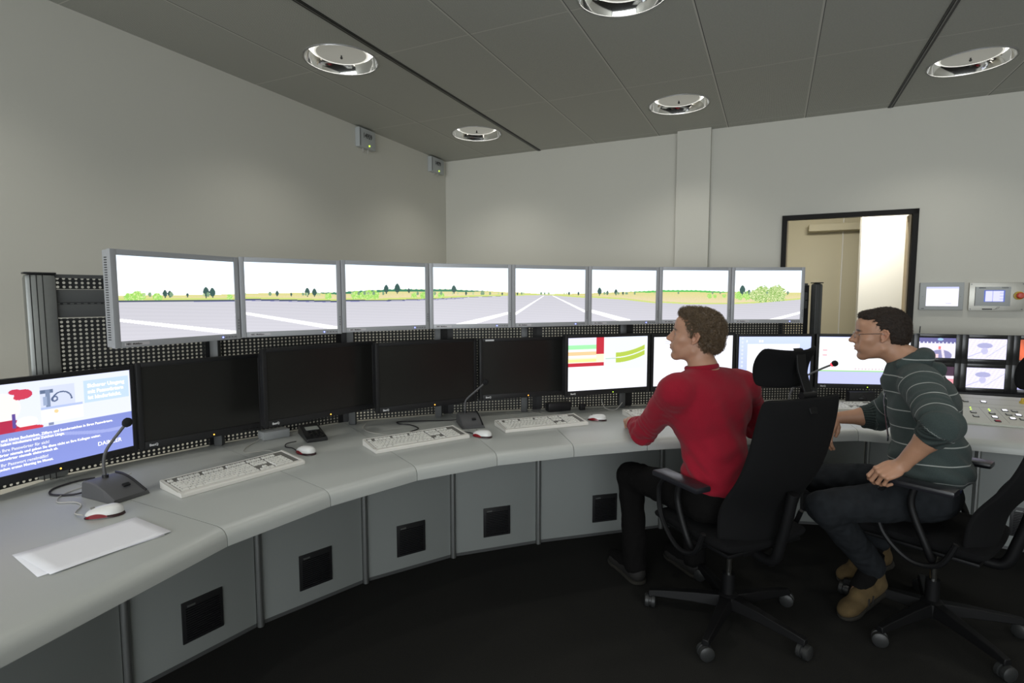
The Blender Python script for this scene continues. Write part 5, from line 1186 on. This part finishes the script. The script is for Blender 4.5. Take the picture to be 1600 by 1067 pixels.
# ---------------------------------------------------------------- man in the red sweater
def man_red():
    base = Vector((.92, 2.34, 0)); r = empty('person', base); tag(r, 'man with curly brown hair and red sweater, his back to the camera, looking left', 'person')
    fw = np.array([-.42, .907, 0]); S = np.array([.907, .42, 0]); up = np.array([0, 0, 1.])
    pel = np.array([.915, 2.335, .575]); wai = np.array([.895, 2.36, .74]); che = np.array([.868, 2.405, .93]); nkb = np.array([.848, 2.408, 1.122])
    shc = np.array([.864, 2.400, 1.035]); Ls = shc-S*.185+np.array([0, 0, .0]); Rs = shc+S*.215+np.array([0, 0, -.005])
    Le = np.array([.627, 2.56, .810]); Lw = np.array([.618, 2.795, .800]); Re = np.array([1.19, 2.60, .82]); Rw = np.array([1.05, 2.82, .80])
    H = Head((.815, 2.430, 1.268), (-.915, .40, .15), (.03, .0, 1)); H.brow = (.10, .06, .035)
    T = frame(fw, up)
    # --- body
    zones = [(H.c-.15, H.c+.15), (np.array([.55, 2.76, .72]), np.array([.72, 3.08, .88]))]
    F = Soft((.45, 2.05, .02), (1.36, 3.12, 1.44), .0062, .0026, zones)
    A = lambda p, k=.02: F.do(p, 'add', k)
    for q in (-1, 1):
        hip = pel+S*q*.09; kn = np.array([.608, 2.74, .535]) if q < 0 else np.array([.985, 2.83, .53]); an = np.array([.63, 2.70, .10]) if q < 0 else np.array([.95, 2.76, .10])
        A(Cone(hip, kn, .075, .052)); A(Cone(kn, an, .05, .034)); A(Cone(an, an+np.array([-.06, .15, -.055]), .032, .026))
    A(Egg(pel, (.155, .105, .10), T)); A(Egg(wai, (.125, .095, .13), T), .05); A(Egg(che, (.150, .105, .17), T), .05); A(Cone(Ls, Rs, .052, .052), .04); A(Cone(nkb-np.array([0, 0, .05]), nkb, .075, .062), .03)
    for a, b, c in ((Ls, Le, Lw), (Rs, Re, Rw)): A(Cone(a, b, .047, .038)); A(Cone(b, c, .039, .026))
    H.build(F, nkb+np.array([0, 0, .0]))
    tips, hw = hand(F, Lw, (.14, .95, -.10), (-.12, .05, 1), 1, [(22, 28, 20), (26, 30, 20), (30, 32, 22), (32, 34, 24)], k=.96)
    A(Cone(Lw-np.array([0, .03, 0]), hw((0, .02, 0)), .026, .022), .012)
    hand(F, Rw, (-.35, .9, -.12), (0, .05, 1), -1, [(20, 25, 20)]*4, k=.96)
    V, Q = F.mesh(); V = relax(V, Q, 1, .3); tint = H.tint(V, (.46, .255, .165), (.36, .125, .11), .10)
    to_mesh('body', V-np.array(base), Q, 'skin', r, attrs={'tint': tint})
    for (tp, d, rr) in tips:
        n = np.array([0, 0, 1.])-d*d[2]; n /= np.linalg.norm(n); c = tp+n*(rr*.80)-d*.001-np.array(base); fr = frame(d, n)
        MB().lathe([(.0001, .0008), (.003, .0006), (.0045, 0)], tuple(c), 10, Matrix(fr.tolist())).build('fingernail', 'mouse', r)
    E0 = empty('eye_anchor', (0, 0, 0)); bpy.data.objects.remove(E0)
    n0 = set(o.name for o in bpy.data.objects); H.eyes(r, 'iris_blue', (-.1, .12))
    for o in bpy.data.objects:
        if o.name not in n0 and o.parent == r: 
            o.location = -base
    # --- hair
    G = Soft(H.c-.16, H.c+.16, .0028)
    G.do(H.egg((0, -.022, .045), (.0850, .104, .0920)), 'add', .01); G.do(H.egg((0, -.060, -.012), (.068, .066, .062)), 'add', .03); G.do(H.egg((0, .045, .100), (.058, .045, .030)), 'add', .02)
    def cut(X, Y, Z):
        P = [X-H.c[0], Y-H.c[1], Z-H.c[2]]; q = [(P[0]*H.M[0, i]+P[1]*H.M[1, i]+P[2]*H.M[2, i])/H.k for i in range(3)]
        hl = np.interp(q[1], [-.12, -.06, -.035, -.020, .004, .016, .026, .040, .070, .095, .12], [-.080, -.078, -.050, -.010, -.008, -.030, -.022, .040, .078, .085, .09])
        wav = .005*np.sin(q[0]*150)*np.sin(q[1]*120+1)
        d = (hl+wav-q[2])*.55*H.k
        cu = .0042*np.sin(q[0]*150+1.5*np.sin(q[2]*90))*np.sin(q[1]*140+1.2*np.sin(q[0]*80))*np.sin(q[2]*150+q[1]*40)
        inner = -(np.sqrt((q[0]/.066)**2+((q[1]+.016)/.088)**2+((q[2]-.034)/.076)**2)-1)*.07
        return np.maximum(np.maximum(d, inner), -9)+0*cu
    G.keep(cut); V, Q = G.mesh(); N = vnormals(V, Q); q = H.loc(V)
    disp = .0050*np.sin(q[:, 0]*170+1.5*np.sin(q[:, 2]*110))*np.sin(q[:, 1]*160+1.2*np.sin(q[:, 0]*90))+.003*snoise(V, 420, 5)
    V2 = V+N*disp[:, None]; cap = to_mesh('hair', V2-np.array(base), Q, 'hair_brown', r)
    out = (q[:, 2] > .006+np.interp(q[:, 1], [-.12, -.06, -.035, -.020, .004, .016, .026, .040, .070, .095, .12], [-.080, -.078, -.050, -.010, -.008, -.030, -.022, .040, .078, .085, .09])) & (np.linalg.norm((q-np.array([0, -.016, .034]))/np.array([.075, .098, .086]), axis=1) > 1.03)
    idx = np.nonzero(out)[0]; hs = hair_strands(V2[idx]-np.array(base), N[idx], H, 5200, .017, 1.0, .00085, 'hair_strand_brown', cap, 3, (0, -.5, -.6))
    # --- sweater
    K = Soft((.45, 2.12, .58), (1.36, 2.95, 1.20), .0048)
    B = lambda p, k=.03: K.do(p, 'add', k)
    B(Egg(pel+np.array([0, 0, .075]), (.172, .128, .085), T), .03); B(Egg(wai, (.158, .120, .15), T), .05); B(Egg(che+S*.01, (.195, .138, .185), T), .05); B(Cone(Ls, Rs, .068, .068), .05); B(Cone(nkb-np.array([0, 0, .09]), nkb+np.array([-.004, 0, -.022]), .10, .064), .035)
    for sh in (Ls, Rs): B(Cone(nkb+np.array([0, 0, -.055]), sh+(nkb-sh)*.18+np.array([0, 0, .004]), .062, .062), .045)
    for q in (-1, 1): B(Egg(che+S*q*.085+np.array([.03, -.045, .03]), (.07, .055, .10), T), .05)
    arms = [(Ls, Le, Lw), (Rs, Re, Rw)]
    for a, b, c in arms: B(Cone(a, b, .068, .058), .035); B(Cone(b, c-(c-b)*(.40 if a is Ls else .02), .057, .040 if a is Rs else .041), .016); B(Egg(b, (.060, .060, .060)), .01)
    V, Q = K.mesh(); N = vnormals(V, Q)
    fold = np.zeros(len(V))
    for (a, b, c) in arms:
        for (p0, p1, ra, f) in ((a, b, .064, 1), (b, c, .05, 1)):
            cn = Cone(p0, p1, ra, ra); t = cn.t(V); dd = cn.d(V[:, 0], V[:, 1], V[:, 2]); w = np.exp(-(dd/.03)**2); ax = (cn.b-cn.a)/cn.L
            e = np.exp(-((V-b)**2).sum(1)/.010)
            fold += w*(.0030*np.sin(((V-p0)@ax)*150+3.0*np.sin(V[:, 0]*55+V[:, 2]*38))*(.15+1.0*e))
    zz = V[:, 2]; wt = np.exp(-((zz-.70)/.09)**2)
    fold += wt*.0065*np.sin((V@np.array([.3, -.4, 1.0]))*75+2.2*np.sin(V[:, 0]*24))+.0035*snoise(V, 26, 8)+.0016*snoise(V, 80, 4)
    # drape from the armpits to the waist
    fold += .004*np.exp(-((zz-.88)/.10)**2)*np.sin((V@S)*60+(zz*30))
    V = V+N*fold[:, None]
    # open at the bottom hem and the neck: keep everything, the body fills the openings
    to_mesh('sweater', V-np.array(base), Q, 'knit_red', r)
    # ribbed collar, cuff and hem
    def ring(c, nrm, ra, rb, tube, m, name, xdir=None, n=40):
        c = Vector(list(c))-base; nrm = Vector(list(nrm)).normalized(); x = Vector(list(xdir if xdir is not None else S)); x = (x-nrm*x.dot(nrm)).normalized(); y = nrm.cross(x); pts = [c+x*ra*math.cos(2*math.pi*k/n)+y*rb*math.sin(2*math.pi*k/n) for k in range(n+1)]
        vs = []; fs = []
        for k in range(n):
            p = pts[k]; o = (p-c).normalized()
            for j in range(8): a = 2*math.pi*j/8; vs.append(p+o*math.cos(a)*tube+nrm*math.sin(a)*tube*1.9)
        for k in range(n):
            for j in range(8): a = k*8+j; b2 = k*8+(j+1) % 8; c2 = ((k+1) % n)*8+(j+1) % 8; d2 = ((k+1) % n)*8+j; fs.append((a, b2, c2, d2))
        return MB().add(vs, fs).build(name, m, r)
    ring(nkb+np.array([-.008, .004, .012]), (-.12, .10, 1), .066, .070, .0062, 'knit_red', 'collar')
    ring(Lw-(Lw-Le)*.36, Lw-Le, .0395, .0375, .005, 'knit_red', 'cuff', (1, 0, 0)); ring(Lw-(Lw-Le)*.26, Lw-Le, .0350, .0330, .003, 'shirt_white', 'shirt_cuff', (1, 0, 0)); ring(Rw-(Rw-Re)*.03, Rw-Re, .034, .030, .005, 'knit_red', 'cuff', (1, 0, 0))
    ring(Rw+(Rw-Re)*.02, Rw-Re, .030, .027, .003, 'shirt_white', 'shirt_cuff', (1, 0, 0))
    # --- trousers and shoes
    K = Soft((.50, 2.15, .05), (1.2, 3.0, .70), .0065); B = lambda p, k=.03: K.do(p, 'add', k)
    B(Egg(pel, (.170, .122, .105), T))
    for q in (-1, 1):
        hip = pel+S*q*.09; kn = np.array([.608, 2.74, .535]) if q < 0 else np.array([.985, 2.83, .53]); an = np.array([.63, 2.70, .085]) if q < 0 else np.array([.95, 2.76, .085])
        B(Cone(hip, kn, .092, .066), .03); B(Cone(kn, an, .064, .056), .02)
    V, Q = K.mesh(); N = vnormals(V, Q); V = V+N*(.004*snoise(V, 45, 3)+.002*snoise(V, 110, 6))[:, None]; to_mesh('trousers', V-np.array(base), Q, 'jeans_dark', r)
    for q in (-1, 1):
        MB().tube([tuple((np.array([.63, 2.70, .0]) if q < 0 else np.array([.95, 2.76, .0]))+np.array(o_)-np.array(base)) for o_ in ((0, 0, .17), (0, 0, .095), (-.03, .08, .062), (-.078, .195, .040))], [.048, .044, .041, .033], 16).build('sock', 'jeans_dark', r)
        an = np.array([.63, 2.70, .0]) if q < 0 else np.array([.95, 2.76, .0]); d = np.array([-.35, .93, 0.]); Fm = frame(d, up)
        K = Soft(an-np.array([.2, .2, 0.0])+np.array([0, 0, -.0]), an+np.array([.2, .3, .16]), .005); c = an
        K.do(Cone(c+d*-.02+up*.045, c+d*.10+up*.040, .042, .040), 'add', .02); K.do(Egg(c+d*.165+up*.035, (.044, .065, .034), Fm), 'add', .03); K.do(Cone(c+up*.06, c+up*.11, .042, .042), 'add', .02); K.keep(lambda X, Y, Z: .016-Z+0*X+0*Y)
        V, Q = K.mesh(); sh = to_mesh('shoe', V-np.array(base), Q, 'shoe_dark', r)
        K = Soft(an-np.array([.2, .2, .03]), an+np.array([.2, .3, .05]), .005); K.do(Cone(c+d*-.02+up*.012, c+d*.09+up*.012, .046, .042), 'add', .02); K.do(Egg(c+d*.165+up*.014, (.049, .070, .03), Fm), 'add', .03); K.keep(lambda X, Y, Z: np.maximum(.002-Z, Z-.020)+0*X+0*Y)
        V, Q = K.mesh(); to_mesh('sole', V-np.array(base), Q, 'shoe_sole', sh)
    return r
man_red()
# ---------------------------------------------------------------- man in the striped sweater
def man_striped():
    base = Vector((1.80, 2.30, 0)); r = empty('person', base); tag(r, 'dark-haired man with glasses in grey sweater with thin white stripes, seen from the side', 'person')
    bs = np.array(base); fw = np.array([-.78, .62, 0]); fw /= np.linalg.norm(fw); S = np.array([.62, .78, 0]); S /= np.linalg.norm(S); up = np.array([0, 0, 1.]); T = frame(fw, up)
    pel = np.array([1.805, 2.315, .600]); wai = np.array([1.818, 2.345, .765]); che = np.array([1.815, 2.385, .950]); nkb = np.array([1.768, 2.440, 1.160])
    Ls = np.array([1.712, 2.270, 1.072]); Rs = np.array([1.925, 2.56, 1.055])
    Le = np.array([1.622, 2.035, .962]); Lw = np.array([1.545, 2.125, .782]); Re = np.array([1.855, 2.735, .845]); Rw = np.array([1.655, 2.795, .820])
    H = Head((1.684, 2.500, 1.272), (-.885, .465, -.02), (-.0, .0, 1)); H.brow = (.025, .014, .010)
    zones = [(H.c-.15, H.c+.15), (np.array([1.36, 2.02, .66]), np.array([1.60, 2.22, .84])), (np.array([1.50, 2.65, .62]), np.array([1.71, 2.86, .86]))]
    F = Soft((1.15, 1.92, .02), (2.12, 2.98, 1.44), .0066, .0026, zones); A = lambda p, k=.02: F.do(p, 'add', k)
    Lh, Rh = pel-S*.09, pel+S*.09
    Lk = np.array([1.345, 2.29, .545]); Rk = np.array([1.51, 2.68, .545]); La = np.array([1.665, 2.44, .205]); Ra = np.array([1.80, 2.60, .255])
    for hp, kn, an in ((Lh, Lk, La), (Rh, Rk, Ra)): A(Cone(hp, kn, .075, .05)); A(Cone(kn, an, .05, .034))
    A(Cone(La, La+np.array([-.09, -.03, -.12]), .032, .026)); A(Cone(Ra, Ra+np.array([-.06, .0, -.10]), .032, .026))
    A(Egg(pel, (.15, .10, .10), T)); A(Egg(wai, (.125, .095, .13), T), .05); A(Egg(che, (.150, .105, .16), T), .05); A(Cone(Ls, Rs, .050, .050), .04); A(Cone(nkb-np.array([0, 0, .05]), nkb, .075, .062), .03)
    for a, b, c in ((Ls, Le, Lw), (Rs, Re, Rw)):
        A(Cone(a, b, .047, .040)); m = b+(c-b)*.32; A(Cone(b, m, .041, .043), .02); A(Cone(m, c, .042, .0265), .02); A(Egg(b, (.042, .042, .042)), .015)
    H.build(F, nkb, nose=1.3)
    # left hand: loosely closed, resting at the armrest and thigh; right hand: hanging over the desk edge
    al = np.array([-.88, .10, -.46]); bk = np.array([-.36, -.50, .78])
    tips, hw = hand(F, Lw, al, bk, 1 if np.cross(al, bk)@np.array([0, 1, 0]) > 0 else -1, [(38, 52, 30), (48, 60, 34), (56, 64, 36), (60, 66, 38)], thumb=[(.024, .014, -.008), (.040, .040, -.022), (.040, .066, -.034), (.030, .088, -.042)], k=.98)
    A(Cone(Lw-(Lw-Le)*.0, hw((0, .02, 0)), .027, .022), .012)
    al2 = np.array([-.42, -.22, -.88]); bk2 = np.array([-.80, -.30, .50])
    tips2, hw2 = hand(F, Rw, al2, bk2, 1 if np.cross(al2, bk2)@np.array([0, -1, 0]) > 0 else -1, [(20, 30, 18), (24, 34, 20), (28, 38, 22), (32, 40, 24)], thumb=[(.026, .014, -.006), (.036, .038, -.020), (.036, .062, -.028), (.030, .084, -.034)], k=.98)
    A(Cone(Rw, hw2((0, .02, 0)), .027, .023), .014)
    V, Q = F.mesh(); V = relax(V, Q, 1, .3); tint = H.tint(V, (.46, .255, .160), (.36, .14, .12), .45); to_mesh('body', V-bs, Q, 'skin', r, attrs={'tint': tint})
    for (tp, d, rr) in tips+tips2:
        n = up-d*d[2]; n /= np.linalg.norm(n)
        if (tp, ) in [(q[0], ) for q in []]: pass
    n0 = set(o.name for o in bpy.data.objects); H.eyes(r, 'iris_brown', (0, .0))
    for o in bpy.data.objects:
        if o.name not in n0 and o.parent == r: o.location = -base
    # --- glasses: thin metal frame, clear lenses
    g = empty('glasses', -base); g.parent = r; fr = MB()
    L = lambda p: Vector(H.w(p).tolist())
    def rim(q, kk=1.0): return [L((q*(.033+.0235*math.cos(a)*(1-.10*math.sin(a))), .1085-.010*abs(math.cos(a)) if q*math.cos(a) > 0 else .1085, -.001+.0145*math.sin(a))) for a in np.linspace(0, 2*math.pi, 25)]
    for q in (-1, 1):
        MB().tube(rim(q), .0011, 6).build('rim', 'glass_metal', g)
        pts = rim(q)[:-1]; c = sum(pts, Vector())/len(pts); MB().add([c]+pts, [(0, k+1, (k+1) % 24+1) for k in range(24)]).build('lens', 'lens', g, recalc=False)
        MB().tube([L((q*.0565, .097, .004)), L((q*.068, .088, .006)), L((q*.077, .04, .008)), L((q*.080, .004, .010)), L((q*.082, -.012, .002)), L((q*.080, -.022, -.012))], .0013, 6).build('temple', 'glass_metal', g)
    MB().tube([L((-.0105, .1095, .003)), L((0, .1125, .006)), L((.0105, .1095, .003))], .0011, 6).build('bridge', 'glass_metal', g)
    # --- hair, short
    G = Soft(H.c-.16, H.c+.16, .0028); G.do(H.egg((0, -.018, .042), (.0805, .105, .0915)), 'add', .01); G.do(H.egg((0, -.060, -.010), (.066, .060, .060)), 'add', .03); G.do(H.egg((0, .055, .092), (.056, .040, .026)), 'add', .02)
    def cut(X, Y, Z):
        P = [X-H.c[0], Y-H.c[1], Z-H.c[2]]; q = [(P[0]*H.M[0, i]+P[1]*H.M[1, i]+P[2]*H.M[2, i])/H.k for i in range(3)]
        hl = np.interp(q[1], [-.12, -.06, -.038, -.024, .000, .012, .026, .042, .062, .085, .098, .12], [-.080, -.074, -.045, .012, .008, -.012, -.010, .035, .052, .066, .080, .10])
        inner = -(np.sqrt((q[0]/.066)**2+((q[1]+.016)/.088)**2+((q[2]-.034)/.076)**2)-1)*.07
        return np.maximum((hl-q[2])*.55*H.k, inner)
    G.keep(cut); V, Q = G.mesh(); N = vnormals(V, Q); q = H.loc(V); V2 = V+N*(.0022*snoise(V, 380, 5)-.001)[:, None]; cap = to_mesh('hair', V2-bs, Q, 'hair_dark', r)
    idx = np.nonzero((q[:, 2] > .006+np.interp(q[:, 1], [-.12, -.06, -.038, -.024, .000, .012, .026, .042, .062, .085, .098, .12], [-.080, -.074, -.045, .012, .008, -.012, -.010, .035, .052, .066, .080, .10])) & (np.linalg.norm((q-np.array([0, -.016, .034]))/np.array([.075, .098, .086]), axis=1) > 1.055))[0]
    hair_strands(V2[idx]-bs, N[idx], H, 4500, .0085, .03, .00065, 'hair_strand_dark', cap, 4, (0, .75, -.55))
    # --- sweater
    K = Soft((1.50, 1.94, .58), (2.16, 2.90, 1.24), .0046); parts = []
    def B(p, k=.03, s=None): K.do(p, 'add', k); parts.append((p, s))
    ax = lambda P: P@(up*.97+fw*-.10)
    B(Egg(pel+np.array([0.012, 0, .10]), (.172, .145, .085), T), .03); B(Egg(wai, (.168, .140, .15), T), .05); B(Egg(che, (.175, .135, .165), T), .05); B(Cone(Ls, Rs, .068, .068), .05)
    B(Cone(nkb-np.array([0, 0, .09]), nkb+np.array([.002, 0, -.022]), .095, .063), .035)
    for sh in (Ls, Rs): B(Cone(nkb+np.array([0, 0, -.055]), sh+(nkb-sh)*.2, .058, .060), .045)
    for q in (-1, 1): B(Egg(che+S*q*.08-fw*.05, (.07, .05, .10), T), .05)
    # folded hood behind the neck
    hb = nkb-fw*.062+up*(.022); B(Cone(hb-S*.06+up*.0, hb+S*.06, .034, .034), .018); B(Cone(hb-fw*.055-up*.05-S*.03, hb-fw*.055-up*.05+S*.03, .030, .030), .025); B(Cone(hb-S*.075+fw*.03+up*.002, hb-S*.085+fw*.085-up*.035, .020, .013), .012); B(Cone(hb+S*.075+fw*.03, hb+S*.085+fw*.085-up*.035, .020, .013), .012)
    sl = []
    for a, b, c in ((Ls, Le, Lw), (Rs, Re, Rw)):
        e = b+(c-b)*.36; sl.append((a, b, e, c)); c1 = Cone(a, b, .068, .064); K.do(c1, 'add', .035); c2 = Cone(b, e+(e-b)*.3, .061, .050); K.do(c2, 'add', .02); K.do(Egg(b, (.061, .061, .060)), 'add', .014); K.plane(e, (e-b)/np.linalg.norm(e-b), .085)
    V, Q = K.mesh(); N = vnormals(V, Q)
    # stripe coordinate: along the trunk, and along each sleeve
    st = (V@up)/.072+.10*np.sin(V@S*9)+(V@fw)*.8; best = np.full(len(V), 1e9)
    for p, s in parts: best = np.minimum(best, p.d(V[:, 0], V[:, 1], V[:, 2]))
    rib = np.zeros(len(V)); fold = .0050*snoise(V, 24, 8)+.0026*snoise(V, 60, 4)
    for (a, b, e, c) in sl:
        c1 = Cone(a, b, .069, .062); c2 = Cone(b, e+(e-b)*.3, .061, .050); d1 = c1.d(V[:, 0], V[:, 1], V[:, 2]); d2 = c2.d(V[:, 0], V[:, 1], V[:, 2]); u = (b-a)/c1.L
        arm = ((np.minimum(d1, d2) < best-.0) | (((V-a)@u > .06) & (np.minimum(d1, d2) < best+.012))) & ((V-a)@u > .0)
        L1 = c1.L; s1 = c1.t(V)*L1; s2 = L1+c2.t(V)*c2.L; sv = np.where(d1 < d2, s1, s2); st = np.where(arm, (sv+.03)/.072, st)
        w = np.exp(-(np.minimum(d1, d2)/.03)**2); eb = np.exp(-((V-b)**2).sum(1)/.012)
        fold += w*(.0045*np.sin(sv*120+2.5*np.sin(V[:, 0]*45+V[:, 1]*38))*(.15+1.1*eb))
        ue = (e-b)/np.linalg.norm(e-b); cuff = (d2 < .02) & ((V-b)@ue > .030) & ((V-b)@ue < np.linalg.norm(e-b)+.01); rib = np.where(cuff, .51+.49*np.sin(np.arctan2((V-b)@np.cross((e-b)/np.linalg.norm(e-b), up), (V-b)@up)*26), rib); ang = np.arctan2((V-b)@np.cross((e-b)/np.linalg.norm(e-b), up), (V-b)@up); fold = np.where(cuff, .0022*-np.sin(ang*26)*((V-e)@(e-b) < -.0001), fold)
    z = V[:, 2]; hem = (z < .675+(V@fw-pel@fw)*.0) & (best < .02) & (V@S < 1e9)
    fold += np.exp(-((z-.74)/.09)**2)*.007*np.sin((V@np.array([.5, -.2, 1.0]))*62+2.0*np.sin(V@S*22)); tr = (best < .03) & (z < .672); angt = np.arctan2((V-pel)@S, (V-pel)@fw); rib = np.where(tr, .51+.49*np.sin(angt*70), rib); fold += np.where(tr, -.0016*np.sin(angt*70), 0)
    st = np.where(rib > 0, np.round(st), st); V = V+N*fold[:, None]; sw = to_mesh('sweater', V-bs, Q, 'knit_striped', r, attrs={'stripe': st, 'rib': rib})
    zp = [Vector(((che+fw*.137+up*.16-S*.0)-bs).tolist()), Vector(((che+fw*.146+up*.02)-bs).tolist()), Vector(((wai+fw*.150+up*.06)-bs).tolist())]
    MB().tube(zp, .0035, 6).build('zipper', 'glass_metal', sw); MB().box(zp[2]-Vector((0, 0, .015)), (.006, .006, .03)).build('zipper_pull', 'glass_metal', sw)
    # --- trousers, belt line, shirt
    K = Soft((1.2, 2.05, .10), (2.12, 2.90, .75), .0065); B2 = lambda p, k=.03: K.do(p, 'add', k); B2(Egg(pel, (.160, .122, .105), T))
    for hp, kn, an in ((Lh, Lk, La-(La-Lk)*.02), (Rh, Rk, Ra-(Ra-Rk)*.02)): B2(Cone(hp, kn, .094, .070), .03); B2(Cone(kn, an, .068, .058), .02)
    V, Q = K.mesh(); N = vnormals(V, Q); V = V+N*(.0045*snoise(V, 42, 3)+.0025*snoise(V, 100, 6))[:, None]; to_mesh('trousers', V-bs, Q, 'jeans_blue', r)
    K = Soft((1.6, 2.0, .5), (2.1, 2.65, .75), .006); K.do(Egg(pel+np.array([-.010, .01, .050]), (.155, .128, .065), T), 'add', .01); V, Q = K.mesh(); V = V+vnormals(V, Q)*(.005*snoise(V, 60, 9))[:, None]; to_mesh('shirt_tail', V-bs, Q, 'shirt_blue', r)
    # --- shoes: the near one stands on its toe
    for (an, toe, nm, stand) in ((La, np.array([1.505, 2.365, .034]), 'shoe_tan', False), (Ra, np.array([1.645, 2.615, .075]), 'shoe_tan', False)):
        heel = an+np.array([.035, .01, -.105 if not stand else -.065]); 
        MB().tube([tuple(an+(np.array(o_))-bs) for o_ in (((.0, 0, .06), (0, 0, .0), (-.045, -.015, -.06), (-.08, -.025, -.10)) if an is La else ((0, 0, .06), (0, 0, 0), (-.03, 0, -.05), (-.055, 0, -.09)))], [.046, .043, .041, .036], 16).build('sock', 'jeans_dark', r)
        d = toe-heel; Ld = np.linalg.norm(d); d /= Ld; side = np.cross(d, up); side /= np.linalg.norm(side); nn = np.cross(side, d); Fm = np.stack([side, d, nn], 1)
        K = Soft(np.minimum(heel, toe)-.12, np.maximum(heel, toe)+.14, .0046); K.do(Cone(heel+nn*.015, heel+d*Ld*.55+nn*.008, .041, .038), 'add', .02); K.do(Egg(toe-d*.035+nn*.002, (.046, .070, .034), Fm), 'add', .03); K.do(Cone(heel+nn*.04, an+nn*.0, .040, .043), 'add', .02)
        K.do(Cone(heel+d*.07+nn*.04, heel+d*.13+nn*.035, .034, .030), 'add', .02); V, Q = K.mesh(); V = V+vnormals(V, Q)*(.0012*snoise(V, 150, 2))[:, None]; V[:, 2] = np.maximum(V[:, 2], .004); sh = to_mesh('shoe', V-bs, Q, nm, r)
        K = Soft(np.minimum(heel, toe)-.12, np.maximum(heel, toe)+.12, .0046); K.do(Cone(heel-nn*.022, heel+d*Ld*.5-nn*.020, .040, .040), 'add', .02); K.do(Egg(toe-d*.035-nn*.018, (.049, .073, .03), Fm), 'add', .03)
        hc = heel-nn*.022; K.keep(lambda X, Y, Z: np.abs((X-hc[0])*nn[0]+(Y-hc[1])*nn[1]+(Z-hc[2])*nn[2])-.011); V, Q = K.mesh(); V[:, 2] = np.maximum(V[:, 2], .002); to_mesh('sole', V-bs, Q, 'shoe_sole', sh)
        for k in range(3): MB().tube([Vector((heel+d*(.10+.022*k)+side*s2*.030+nn*(.050-.010*k-.006*abs(s2)) -bs).tolist()) for s2 in (-1, -.4, .4, 1)], .0022, 6).build('lace', 'shirt_white', sh)
        for s2 in (-1, 1):
            for k in range(2): MB().tube([Vector((heel+d*(.085+.03*k)+side*s2*(.041)+nn*.022-bs).tolist()), Vector((heel+d*(.100+.03*k)+side*s2*(.042)-nn*.008-bs).tolist())], .0035, 6).build('stripe', 'shoe_dark', sh)
    return r
man_striped()
